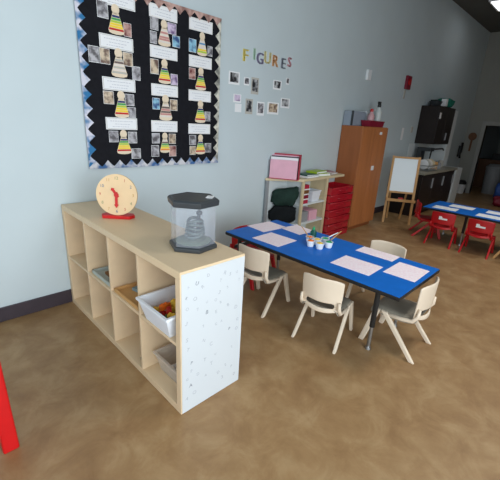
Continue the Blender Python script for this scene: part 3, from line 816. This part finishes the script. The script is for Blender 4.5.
for (x, y), a, m in (((2.122, -0.035), 0, 'greyplastic'), ((2.455, -0.28), 0, 'maple'), ((2.95, -0.268), 0, 'maple')):
    MB().box((*L2((x, y)), 0.4225), (0.034, 0.024, 0.725)).build('post', M[m], ws)
MB().span((*L2((2.463, -0.266)), 0.06), (*L2((2.477, -0.03)), 0.785)).build('divider', M['whitelam'], ws)
MB().span((*L2((2.943, -0.256)), 0.06), (*L2((2.957, -0.03)), 0.785)).build('side_panel', M['maple'], ws)
# bags inside the slanted opening
def lumpy(name, label, cat, m, c, s, rz, seed, shear=0.0, taper=0.0):
    mb = MB(); rr = random.Random(seed)
    mb.ball((0, 0, 0), 1.0, (1, 1, 1), 0, 36, 24)
    ph = [rr.uniform(0, 6) for _ in range(6)]
    for v in mb.bm.verts:
        x, y, z = v.co
        k = 1 + 0.07 * math.sin(5 * x + ph[0]) * math.cos(4 * z + ph[1]) + 0.05 * math.sin(9 * y + 6 * z + ph[2]) + 0.035 * math.sin(14 * x - 8 * z + ph[3])
        q = lambda t: math.copysign(abs(t) ** 0.6, t)
        k2 = 1 - taper * 0.5 * (1 - z)
        v.co = Vector((q(x) * k * s[0] * k2, q(y) * k * s[1], q(z) * k * s[2] + shear * x * s[0] * (0.5 + 0.5 * z)))
    return tag(mb.build(name, m, loc=c, rz=rz, smooth=True), label, cat)
lumpy('cloth_bag', 'black cloth bag lying in the slanted opening of the pale shelf', 'bag', M['blackcloth'], (2.30, -0.14, 0.395), (0.165, 0.042, 0.1), R(-41), 2, 0.15, 0.1)
lumpy('cloth_bag', 'dark green folded bag on top of the black bag in the pale shelf', 'bag', M['darkgreen'], (2.315, -0.14, 0.6), (0.17, 0.042, 0.1), R(-41), 4, 0.3, 0.25)
# magazine holder on top
mh = thing('magazine_holder', 'crimson magazine holder stuffed with pink card folders on the pale shelf', 'holder', (2.265, -0.15, 0.8135), R(-58))
MB().span((-0.165, -0.07, 0), (0.165, 0.07, 0.006)).build('bottom', M['rose'], mh)
MB().span((-0.165, 0.062, 0.006), (0.165, 0.07, 0.265)).build('rear_panel', M['rose'], mh)
MB().prism([(-0.07, 0.006), (0.07, 0.006), (0.07, 0.265), (-0.03, 0.255), (-0.07, 0.2)], 0.008, 0, Matrix.Translation((0.157, 0, 0)) @ Matrix.Rotation(R(90), 4, 'Z') @ Matrix.Rotation(R(90), 4, 'X')).build('side_panel', M['rose'], mh)
for i, (c, lb, hgt) in enumerate((('pink', 'pink card folder at the front of the crimson holder', 0.2), ('paper', 'white folder behind the pink one in the crimson holder', 0.225), ('graphite', 'dark folder near the back of the crimson holder', 0.235), ('pink', 'pink card folder at the back of the crimson holder', 0.245))):
    mb = MB().box((0, 0, hgt / 2), (0.3, 0.016, hgt), bev=0.002)
    o = mb.build('card_folder', M[c]); tag(o, lb, 'folder', 'folders in the crimson holder')
    o.matrix_world = Matrix.Translation((2.265, -0.15, 0.82)) @ Matrix.Rotation(R(-58), 4, 'Z') @ Matrix.Translation((-0.008, -0.05 + i * 0.03, 0))
# books on the top right
for i, (x, y, z, sx, sy, h, m, lb, a) in enumerate(((2.66, -0.17, .8135, .24, .18, .018, 'paper', 'white book at the bottom left of the book pile on the pale shelf', 3),
        (2.68, -0.165, .8317, .22, .17, .014, 't_darkgreen', 'dark green book on the white book on the pale shelf', -4), (2.92, -0.165, .8135, .22, .17, .0305, 'lime', 'lime green book at the bottom right of the pile on the pale shelf', -8),
        (2.88, -0.15, .8462, .25, .15, .022, 'lime', 'lime green book lying across the pile on the pale shelf', 5), (3.17, -0.14, .8135, .2, .15, .02, 't_brown', 'brown book flat at the right end of the pale shelf', 8),
        (3.13, -0.12, .8338, .22, .14, .012, 'maroon', 'maroon book on the brown book on the pale shelf', -6))):
    t = thing('picture_book', lb, 'book', (x, y, z), R(a), 'books on the pale shelf')
    MB().span((-sx / 2 + 0.004, -sy / 2 + 0.004, 0.002), (sx / 2, sy / 2 - 0.004, h - 0.002)).build('pages', M['paper'], t)
    c = MB(); c.span((-sx / 2, -sy / 2, 0), (sx / 2, sy / 2, 0.002)); c.span((-sx / 2, -sy / 2, h - 0.002), (sx / 2, sy / 2, h)); c.span((-sx / 2, -sy / 2, 0.002), (-sx / 2 + 0.003, sy / 2, h - 0.002))
    c.build('cover', M[m], t)
# front cubby contents
for i in range(4):
    z = 0.5185 + i * 0.058
    tag(MB().box((0, 0, 0.022), (0.11, 0.15, 0.044), bev=0.006).build('small_box', M[['rose', 'maroon', 't_brown', 'rose'][i]], loc=(2.545, -0.19, z), rz=0),
        ['crimson', 'maroon', 'brown', 'dark rose'][i] + ' small box, %s in the stack in the pale shelf' % ['lowest', 'second from bottom', 'third from bottom', 'topmost'][i], 'box', 'small boxes in the pale shelf')
    if i < 3:
        tag(MB().box((0, 0, 0.006), (0.12, 0.16, 0.0118)).build('card_pad', M['paper'], loc=(2.545, -0.19, z + 0.0452)), 'white card pad between small boxes, %s up in the stack' % ['first', 'second', 'third'][i], 'pad', 'white pads in the pale shelf')
tapered_bin('small_bin', 'small pale bin beside the stacked small boxes in the pale shelf', 'bin', (2.77, -0.185, 0.519), (0.17, 0.15, 0), (0.14, 0.125, 0), 0.13, 0.004, M['binwhite'], 0.005)
for i, (x, c, lb) in enumerate(((2.565, 'greyplastic', 'grey paper stack on the lower board of the pale shelf'), (2.75, 'pink', 'pink paper stack on the lower board of the pale shelf'))):
    tag(MB().box((0, 0, 0.06), (0.16, 0.18, 0.12), bev=0.004).build('paper_stack', M[c], loc=(x, -0.165, 0.2905)), lb, 'paper stack')
# red trays
ORD = ['lowest', 'second from bottom', 'third from bottom', 'fourth from bottom', 'third from top', 'second from top', 'topmost']
for i in range(7):
    z = 0.001 + i * 0.096
    t = thing('red_tray', 'glossy red plastic tray, %s in the stack beside the orange cupboard' % ORD[i], 'tray', (3.25, -0.175, z), R([0, 1.5, -1, 1, 0, -1.5, 1][i]), 'red trays stacked by the cupboard')
    mb = MB()
    mb.span((-0.26, -0.145, 0), (0.26, 0.145, 0.01))
    mb.box((0, -0.148, 0.045), (0.53, 0.008, 0.088), bev=0.003); mb.box((0, 0.145, 0.045), (0.53, 0.008, 0.088), bev=0.003)
    mb.box((-0.26, 0, 0.045), (0.008, 0.29, 0.088), bev=0.003); mb.box((0.26, 0, 0.045), (0.008, 0.29, 0.088), bev=0.003)
    mb.build('shell', M['redgloss'], t)
    MB().tube([(-0.26, -0.152, 0.082), (-0.1, -0.158, 0.084), (0.1, -0.158, 0.083), (0.26, -0.152, 0.084)], 0.009, 8).build('rim', M['redgloss'], t, smooth=True)
    MB().tube([(-0.1, -0.152, 0.05), (-0.07, -0.17, 0.046), (0.07, -0.17, 0.046), (0.1, -0.152, 0.05)], 0.006, 8).build('handle', M['redgloss'], t, smooth=True)

# ------------------------------------------------------------------ orange cupboard
CX0, CX1, CY, CH = 3.545, 4.26, -0.315, 1.415
cp = thing('tall_cupboard', 'tall orange oak cupboard with two small white latches against the wall', 'cupboard', ((CX0 + CX1) / 2, CY / 2, 0))
cw, cdp = CX1 - CX0, -CY - 0.016
MB().span((-cw / 2, -cdp / 2, 0.06), (cw / 2, cdp / 2, CH)).span((-cw / 2 + 0.01, -cdp / 2 + 0.03, 0), (cw / 2 - 0.01, cdp / 2, 0.06)).build('body', M['oak_dark'], cp, bevel=0.003)
for s in (-1, 1):
    d = MB().span((s * 0.0015, -cdp / 2 - 0.018, 0.07), (s * (cw / 2 - 0.004), -cdp / 2 - 0.0005, CH - 0.006)).build('door', M['oak'], cp, bevel=0.003)
    if s > 0:
        MB().box((0.14, -cdp / 2 - 0.024, 1.335), (0.05, 0.012, 0.035), bev=0.003).build('latch', M['white'], d)
        MB().box((0.05, -cdp / 2 - 0.024, 0.87), (0.06, 0.012, 0.06), bev=0.003).build('latch', M['white'], d)
# things on the cupboard
gb = thing('storage_box', 'blue grey box with white right end on top of the orange cupboard', 'box', (3.72, -0.085, CH + 0.0005))
MB().span((-0.17, -0.07, 0), (0.17, 0.07, 0.18)).build('carton', M['greybox'], gb, bevel=0.004)
MB().span((-0.176, -0.074, 0.002), (-0.1705, -0.045, 0.183)).build('edge_strip', M['graphite'], gb)
MB().span((0.1705, -0.076, 0.002), (0.215, 0.068, 0.19)).build('end_cover', M['whitelam'], gb)
tapered_bin('small_bin', 'maroon plastic tub of bottles on top of the orange cupboard', 'tub', (3.95, -0.235, CH + 0.0005), (0.4, 0.13, 0), (0.38, 0.115, 0), 0.075, 0.004, M['maroon'], 0.005)
def bottle(label, loc, r, h, m, capm, spray=False):
    t = thing('spray_bottle' if spray else 'bottle', label, 'bottle', loc)
    MB().lathe([(r * 0.9, 0), (r, 0.006), (r, h * 0.6), (r * 0.45, h * 0.78), (r * 0.4, h * 0.84)], n=18).build('body', m, t, smooth=False)
    c = MB().lathe([(r * 0.5, h * 0.83), (r * 0.5, h * 0.93), (r * 0.3, h)], n=14)
    if spray:
        c.box((-0.008, -0.0, h * 1.02), (0.06, 0.025, 0.03), bev=0.005); c.box((-0.03, 0, h * 0.93), (0.008, 0.014, 0.05))
    c.build('trigger' if spray else 'cap', capm, t)
bottle('pale pink bottle with red cap in the maroon tub', (3.87, -0.235, CH + 0.006), 0.045, 0.22, mat('pale_pink_plastic', (206, 160, 164), 0.4), M['t_red'])
bottle('clear spray bottle with dark trigger in the maroon tub', (4.06, -0.235, CH + 0.006), 0.047, 0.3, mat('milky_plastic', (196, 202, 200), 0.35), M['black'], True)
bottle('small pale bottle at the right end of the cupboard top', (4.21, -0.2, CH + 0.0005), 0.028, 0.1, mat('olive_grey_plastic', (150, 154, 138), 0.4), M['greyplastic'])

# ------------------------------------------------------------------ easel
ea = thing('childrens_easel', 'wooden easel with white board between the orange cupboard and kitchenette', 'easel', (4.71, -0.49, 0), R(-58))
# local: board faces -y, spans x
EH = 1.02
for s in (-1, 1):
    p0, p1 = Vector((s * 0.195, -0.05, 0)), Vector((s * 0.185, 0.07, EH))
    d = (p1 - p0).normalized()
    MB().loft([p0 + Vector(v) for v in ((-.017, -.012, 0), (.017, -.012, 0), (.017, .012, 0), (-.017, .012, 0))], [p1 + Vector(v) for v in ((-.017, -.012, 0), (.017, -.012, 0), (.017, .012, 0), (-.017, .012, 0))]).build('front_leg', M['tan'], ea)
    q0, q1 = Vector((s * 0.1, 0.27, 0)), Vector((s * 0.15, 0.1, EH - 0.02))
    MB().loft([q0 + Vector(v) for v in ((-.014, -.012, 0), (.014, -.012, 0), (.014, .012, 0), (-.014, .012, 0))], [q1 + Vector(v) for v in ((-.014, -.012, 0), (.014, -.012, 0), (.014, .012, 0), (-.014, .012, 0))]).build('rear_leg', M['tan'], ea)
sl = Matrix.Rotation(math.atan2(-0.12, EH), 4, 'X')
def onleg(z): return -0.05 + 0.12 * z / EH
MB().box((0, onleg(0.74), 0.74), (0.36, 0.012, 0.5), rot=sl).build('white_board', M['board'], ea)
fm = MB()
fm.box((0, onleg(1.0) - 0.004, 1.0), (0.4, 0.022, 0.028), rot=sl); fm.box((0, onleg(0.48) - 0.004, 0.48), (0.4, 0.022, 0.028), rot=sl)
fm.build('board_rail', M['tan'], ea)
MB().box((0, onleg(0.36) - 0.05, 0.36), (0.42, 0.11, 0.016)).box((0, onleg(0.36) - 0.1, 0.375), (0.42, 0.012, 0.035)).build('tray', M['tan'], ea)
tag(MB().box((0, 0, 0.02), (0.07, 0.03, 0.038), bev=0.005).build('board_eraser', M['t_red'], loc=(4.665, -0.52, 0.3685), rz=R(-58)), 'red eraser on the tray of the easel', 'eraser')

# ------------------------------------------------------------------ kitchenette
bc = thing('base_cabinet', 'dark espresso base cabinet of the kitchenette with pale handles', 'cabinet', (6.1, -0.275, 0))
MB().span((-0.78, -0.255, 0.08), (0.88, 0.262, 0.715)).span((-0.76, -0.2, 0), (0.86, 0.262, 0.08)).build('body', M['espresso'], bc)
for i in range(3):
    d = MB().span((-0.775 + i * 0.551, -0.275, 0.09), (-0.775 + (i + 1) * 0.551 - 0.006, -0.2555, 0.71)).build('door', M['espresso'], bc, bevel=0.003)
    hx = -0.775 + (i + 1) * 0.551 - 0.07
    MB().box((hx, -0.288, 0.55), (0.028, 0.022, 0.17), bev=0.005).build('handle', M['greyplastic'], d)
ct = MB().span((5.3, -0.58, 0.7165), (7.02, -0.0135, 0.755)).build('countertop', M['stone'], bevel=0.003)
tag(ct, 'speckled grey countertop over the dark base cabinet', 'countertop')
tag(MB().span((-0.2, -0.27, 0), (0.2, 0.265, 0.735)).span((-0.19, -0.276, 0.03), (0.19, -0.2705, 0.72)).build('white_cabinet_panel', M['whitelam'], loc=(7.24, -0.285, 0), bevel=0.005),
    'white end unit at the right of the dark base cabinet', 'cabinet')
struct(MB().span((5.9, -0.008, 0.8), (6.95, -0.0005, 1.17)).build('trim_2', M['whitelam']))
uc = thing('wall_cabinet', 'dark espresso wall cabinet above the kitchenette counter', 'cabinet', (6.54, -0.165, 1.18))
MB().span((-0.41, -0.145, 0), (0.41, 0.164, 0.65)).build('body', M['espresso'], uc)
for s in (-1, 1):
    d = MB().span((s * 0.002, -0.164, 0.003), (s * 0.408, -0.1455, 0.647)).build('door', M['espresso'], uc, bevel=0.003)
    if s > 0:
        MB().box((0.12, -0.176, 0.14), (0.03, 0.022, 0.13), bev=0.005).build('handle', M['greyplastic'], d)
    else:
        k = MB().box((-0.35, -0.166, 0.49), (0.08, 0.003, 0.1), bev=0.001).build('paper_note', M['paper'], d); k['label'] = 'white paper note on the dark cabinet door'
struct(MB().span((6.96, -0.31, 0.76), (7.2, -0.0005, 1.8)).build('trim_3', M['whitelam'], bevel=0.004))
# on top of the wall cabinet
tag(MB().lathe([(0.06, 0), (0.09, 0.03), (0.11, 0.08), (0.1, 0.08), (0.08, 0.035)], n=24).build('mixing_bowl', M['graphite'], loc=(6.3, -0.17, 1.8305)), 'dark grey bowl at the left end on top of the wall cabinet', 'bowl')
tag(MB().box((0, 0, 0.07), (0.1, 0.08, 0.12), bev=0.006).build('small_box', M['paper'], loc=(6.44, -0.27, 1.8305)), 'small white box between bowl and teal bundle on the wall cabinet', 'box')
tag(MB().box((0, 0, 0.06), (0.16, 0.12, 0.12), bev=0.01).build('small_box', M['black'], loc=(6.49, -0.09, 1.8305)), 'small black box behind the teal bundle on the wall cabinet', 'box')
lumpy('cloth_bundle', 'teal cloth bundle on top of the wall cabinet', 'cloth', M['teal'], (6.76, -0.17, 1.91), (0.17, 0.14, 0.078), 0, 9)
tag(MB().box((0, 0, 0.05), (0.16, 0.15, 0.1), bev=0.006).build('carton', M['whitelam'], loc=(7.03, -0.14, 1.8305), rz=R(-8)), 'pale carton at the right end on top of the wall cabinet', 'box')
# on the counter
cm = thing('coffee_maker', 'dark coffee maker on the kitchenette counter under the wall cabinet', 'coffee maker', (6.2, -0.2, 0.7555))
MB().box((0, 0, 0.015), (0.2, 0.24, 0.03), bev=0.006).build('base', M['graphite'], cm)
MB().box((0, 0.08, 0.17), (0.2, 0.08, 0.3), bev=0.008).box((0, 0, 0.33), (0.2, 0.24, 0.06), bev=0.01).build('housing', M['graphite'], cm)
MB().lathe([(0.055, 0.031), (0.065, 0.06), (0.062, 0.12), (0.045, 0.15)], (0, -0.03, 0), 18).build('carafe', M['black'], cm, smooth=False)
fa = thing('faucet', 'tall black faucet with a long spout over the kitchenette counter', 'faucet', (6.5, -0.2, 0.7555))
MB().rod((0, 0, 0), (0, 0, 0.03), 0.03, n=16).build('base', M['black'], fa)
MB().tube([(0, 0, 0.02), (0, 0, 0.25), (0.02, 0, 0.3), (0.08, -0.02, 0.325), (0.3, -0.1, 0.34), (0.33, -0.11, 0.31)], 0.014, 10).build('spout', M['black'], fa, smooth=True)
MB().rod((0.02, 0, 0.08), (0.1, -0.02, 0.11), 0.008, n=8).build('lever', M['black'], fa)
dr = thing('dish_rack', 'grey wire dish rack with plates on the kitchenette counter', 'dish rack', (5.75, -0.42, 0.7555))
wr = MB()
for z in (0.012, 0.09):
    wr.tube([(-0.2, -0.12, z), (0.2, -0.12, z), (0.2, 0.12, z), (-0.2, 0.12, z), (-0.2, -0.12, z)], 0.006, 6)
for k in range(9):
    x = -0.2 + k * 0.05
    wr.tube([(x, -0.12, 0.09), (x, -0.12, 0.008), (x, 0.12, 0.008), (x, 0.12, 0.09)], 0.004, 6)
wr.build('wire_frame', M['steel'], dr)
for k in range(4):
    o = MB().lathe([(0.03, 0.0), (0.05, 0.002), (0.085, 0.012), (0.084, 0.016), (0.045, 0.006)], n=20).build('dinner_plate', M[['paper', 's_grey', 's_pale', 'maple'][k]])
    o.matrix_world = Matrix.Translation((5.6 + k * 0.1, -0.42, 0.86)) @ Matrix.Rotation(R(78), 4, 'Y')
    tag(o, ['white', 'grey', 'off-white', 'cream'][k] + ' plate standing in the wire dish rack', 'plate', 'plates in the dish rack')
for i, (x, y, r, h, m, lb) in enumerate(((6.05, -0.46, .05, .14, 'tan', 'tan canister on the kitchenette counter'), (6.3, -0.45, .04, .11, 'greyplastic', 'grey mug on the kitchenette counter'), (6.7, -0.35, .045, .13, 's_grey', 'pale jar right of the faucet on the counter'), (5.42, -0.3, .05, .2, 'white', 'white jug at the left end of the counter'))):
    tag(MB().lathe([(r * .9, 0), (r, 0.006), (r, h * .85), (r * .8, h), (r * .7, h), (r * .7, h * .9)], n=18).build('canister', M[m], loc=(x, y, 0.7555)), lb, 'canister')

# ------------------------------------------------------------------ small things on the walls
def wallbox(name, label, cat, x, z, wd, ht, dp, m, extra=None):
    t = MB().box((0, -dp / 2, 0), (wd, dp, ht), bev=min(wd, ht, dp) * 0.2)
    return tag(t.build(name, m, loc=(x, 0.0002, z)), label, cat)
wallbox('thermostat', 'small white thermostat high on the wall above the cupboard', 'thermostat', 4.05, 2.08, 0.1, 0.13, 0.03, M['white'])
fa_ = thing('fire_alarm', 'red fire alarm on the wall between cupboard and wall cabinet', 'alarm', (5.34, 0.0022, 2.12))
MB().box((0, -0.022, 0), (0.16, 0.04, 0.2), bev=0.01).build('housing', M['maroon'], fa_)
MB().rod((0, -0.04, 0.01), (0, -0.055, 0.01), 0.05, n=18).build('horn', M['redplastic'], fa_)
wallbox('wall_plate', 'narrow grey plate on the wall under the red alarm', 'plate', 5.3, 1.94, 0.05, 0.13, 0.012, M['s_grey'])
wallbox('wall_notice', 'pale paper strip on the wall between the cupboard and the wall cabinet', 'paper', 5.52, 1.33, 0.08, 0.2, 0.003, M['paper'])
wallbox('light_switch', 'white switch plate on the wall left of the wall cabinet', 'switch', 5.88, 1.41, 0.07, 0.1, 0.012, M['s_grey'])
pd = thing('wall_paddle', 'brown round paddle hanging on the wall left of the doorway', 'paddle', (9.185, -0.16, 1.26))
MB().lathe([(0.085, 0), (0.09, 0.01), (0.08, 0.02)], n=24).build('disc', M['browncab'], pd).matrix_local = Matrix.Translation((0.0, 0, 0.08)) @ Matrix.Rotation(R(-90), 4, 'Y')
MB().box((-0.008, 0, -0.13), (0.015, 0.04, 0.26), bev=0.004).build('handle', M['browncab'], pd)
tp = thing('wall_phone', 'black wall phone on the wall near the room corner', 'phone', (8.92, 0, 0.99))
MB().box((0, -0.025, 0), (0.14, 0.045, 0.26), bev=0.01).build('body', M['black'], tp)
MB().tube([(-0.02, -0.06, -0.16), (-0.03, -0.075, 0), (-0.02, -0.06, 0.2)], [0.028, 0.018, 0.028], 8).build('handset', M['black'], tp, smooth=True)
MB().box((0.04, -0.05, 0.02), (0.05, 0.006, 0.1)).build('keypad', M['greyplastic'], tp)
bk = thing('waste_bin', 'small black and white bin on the floor beside the doorway', 'bin', (8.98, -0.22, 0))
MB().lathe([(0.08, 0), (0.1, 0.22), (0.108, 0.23), (0.1, 0.23)], n=20).build('body', M['white'], bk)
MB().lathe([(0.11, 0.229), (0.11, 0.27), (0.07, 0.32)], n=20).build('lid', M['black'], bk)

# room beyond the doorway
hc = thing('brown_cabinet', 'low brown wooden cabinet seen through the doorway', 'cabinet', (11.05, -0.36, 0))
MB().span((-0.3, -0.335, 0), (0.3, 0.33, 0.76)).build('body', M['browncab'], hc)
for s in (-1, 1):
    d = MB().span((-0.316, s * 0.003, 0.06), (-0.3005, s * 0.325, 0.74)).build('door', M['browncab'], hc)
    MB().box((-0.325, s * 0.04, 0.45), (0.016, 0.016, 0.09)).build('handle', M['steel'], d)
tag(MB().box((0, 0, 0.08), (0.28, 0.26, 0.16), bev=0.01).build('radio_box', M['black'], loc=(10.98, -0.46, 0.7605)), 'black box on the brown cabinet beyond the doorway', 'box')
gw = thing('waste_bin', 'tall grey bin standing just beyond the doorway', 'bin', (9.75, -0.68, 0))
MB().lathe([(0.16, 0), (0.19, 0.6), (0.195, 0.61)], n=24).build('body', M['greyplastic'], gw)
MB().lathe([(0.2, 0.609), (0.2, 0.66), (0.12, 0.72)], n=24).build('lid', M['greyplastic'], gw)
lumpy('blue_bag', 'blue bag on the floor beside the doorway at the right edge', 'bag', M['t_blue'], (8.86, -1.09, 0.2), (0.13, 0.13, 0.19), 0, 6)
lumpy('red_bag', 'dark red bag on the floor in front of the blue bag', 'bag', M['maroon'], (8.0, -1.26, 0.11), (0.14, 0.13, 0.1), 0, 12)

# ceiling lamps: the visible corner one, then a made-up row for brightness
def ceiling_lamp(x, y, label):
    lp = thing('ceiling_light', label, 'ceiling light', (x, y, H), 0, 'square ceiling lights')
    MB().span((-0.32, -0.32, -0.05), (0.32, 0.32, -0.0005)).build('housing', M['white'], lp)
    MB().span((-0.29, -0.29, -0.058), (0.29, 0.29, -0.0505)).build('diffuser', M['lamp'], lp)
    return lp
ceiling_lamp(7.1, -0.82, 'bright square ceiling light at the top right corner of the photo')
ADDED_LAMPS = [(1.6, -2.7), (3.5, -2.7), (5.4, -2.7)]  # unseen fixtures added to brighten the tables and floor
for (x, y), w_ in zip(ADDED_LAMPS, ('above the long blue table', 'between the two blue tables', 'above the far blue table')):
    ceiling_lamp(x, y, 'added unseen square ceiling light ' + w_)

# ------------------------------------------------------------------ light
wd = bpy.data.worlds.new('World'); SC.world = wd; wd.use_nodes = True
nt = wd.node_tree
bg = nt.nodes['Background']
sky = nt.nodes.new('ShaderNodeTexSky'); sky.sky_type = 'HOSEK_WILKIE'; sky.turbidity = 3.5
sky.sun_direction = (0.3, 0.6, 0.75)
nt.links.new(sky.outputs[0], bg.inputs['Color']); bg.inputs['Strength'].default_value = 0.6
def area(name, loc, rot, sx, sy, energy, col):
    l = bpy.data.lights.new(name, 'AREA'); l.shape = 'RECTANGLE'; l.size = sx; l.size_y = sy; l.energy = energy; l.color = col
    o = bpy.data.objects.new(name, l); COL.objects.link(o); o.location = loc; o.rotation_euler = rot
    return o
sd = area('window_daylight', ((WX0 + WX1) / 2, Y0 + 0.02, (WZ0 + WZ1) / 2), (R(90), 0, 0), WX1 - WX0, WZ1 - WZ0, 110, (0.85, 0.945, 1.0))
sd.data.spread = R(140)
area('window_daylight_west', (X0 + 0.02, (VY0 + VY1) / 2, (WZ0 + WZ1) / 2), (0, R(-90), 0), WZ1 - WZ0, VY1 - VY0, 52, (0.85, 0.945, 1.0))

for x, y in ADDED_LAMPS:  # downward light of the added, unseen lamps
    o = area('added_lamp_light', (x, y, H - 0.062), (0, 0, 0), 0.56, 0.56, 13, (1.0, 0.97, 0.92))
    o.data.spread = R(115)

# ------------------------------------------------------------------ camera
cam = bpy.data.cameras.new('Camera'); co = bpy.data.objects.new('Camera', cam); COL.objects.link(co)
r_ = Vector((0.71104069, -0.70096526, 0.05539708)); u_ = Vector((0.18832815, 0.26575505, 0.94546642)); f_ = Vector((0.67746117, 0.66183227, -0.32097415))
mw = Matrix((r_, u_, -f_)).transposed().to_4x4(); mw.translation = (-0.7746, -2.6472, 1.3996)
co.matrix_world = mw
cam.sensor_width = 36.0; cam.lens = 351.13 / 500 * 36.0; cam.clip_start = 0.02
SC.camera = co
SC.view_settings.view_transform = 'Standard'; SC.view_settings.look = 'None'; SC.view_settings.gamma = 1.0
SC.view_settings.exposure = 0.1
SC.view_settings.use_curve_mapping = False
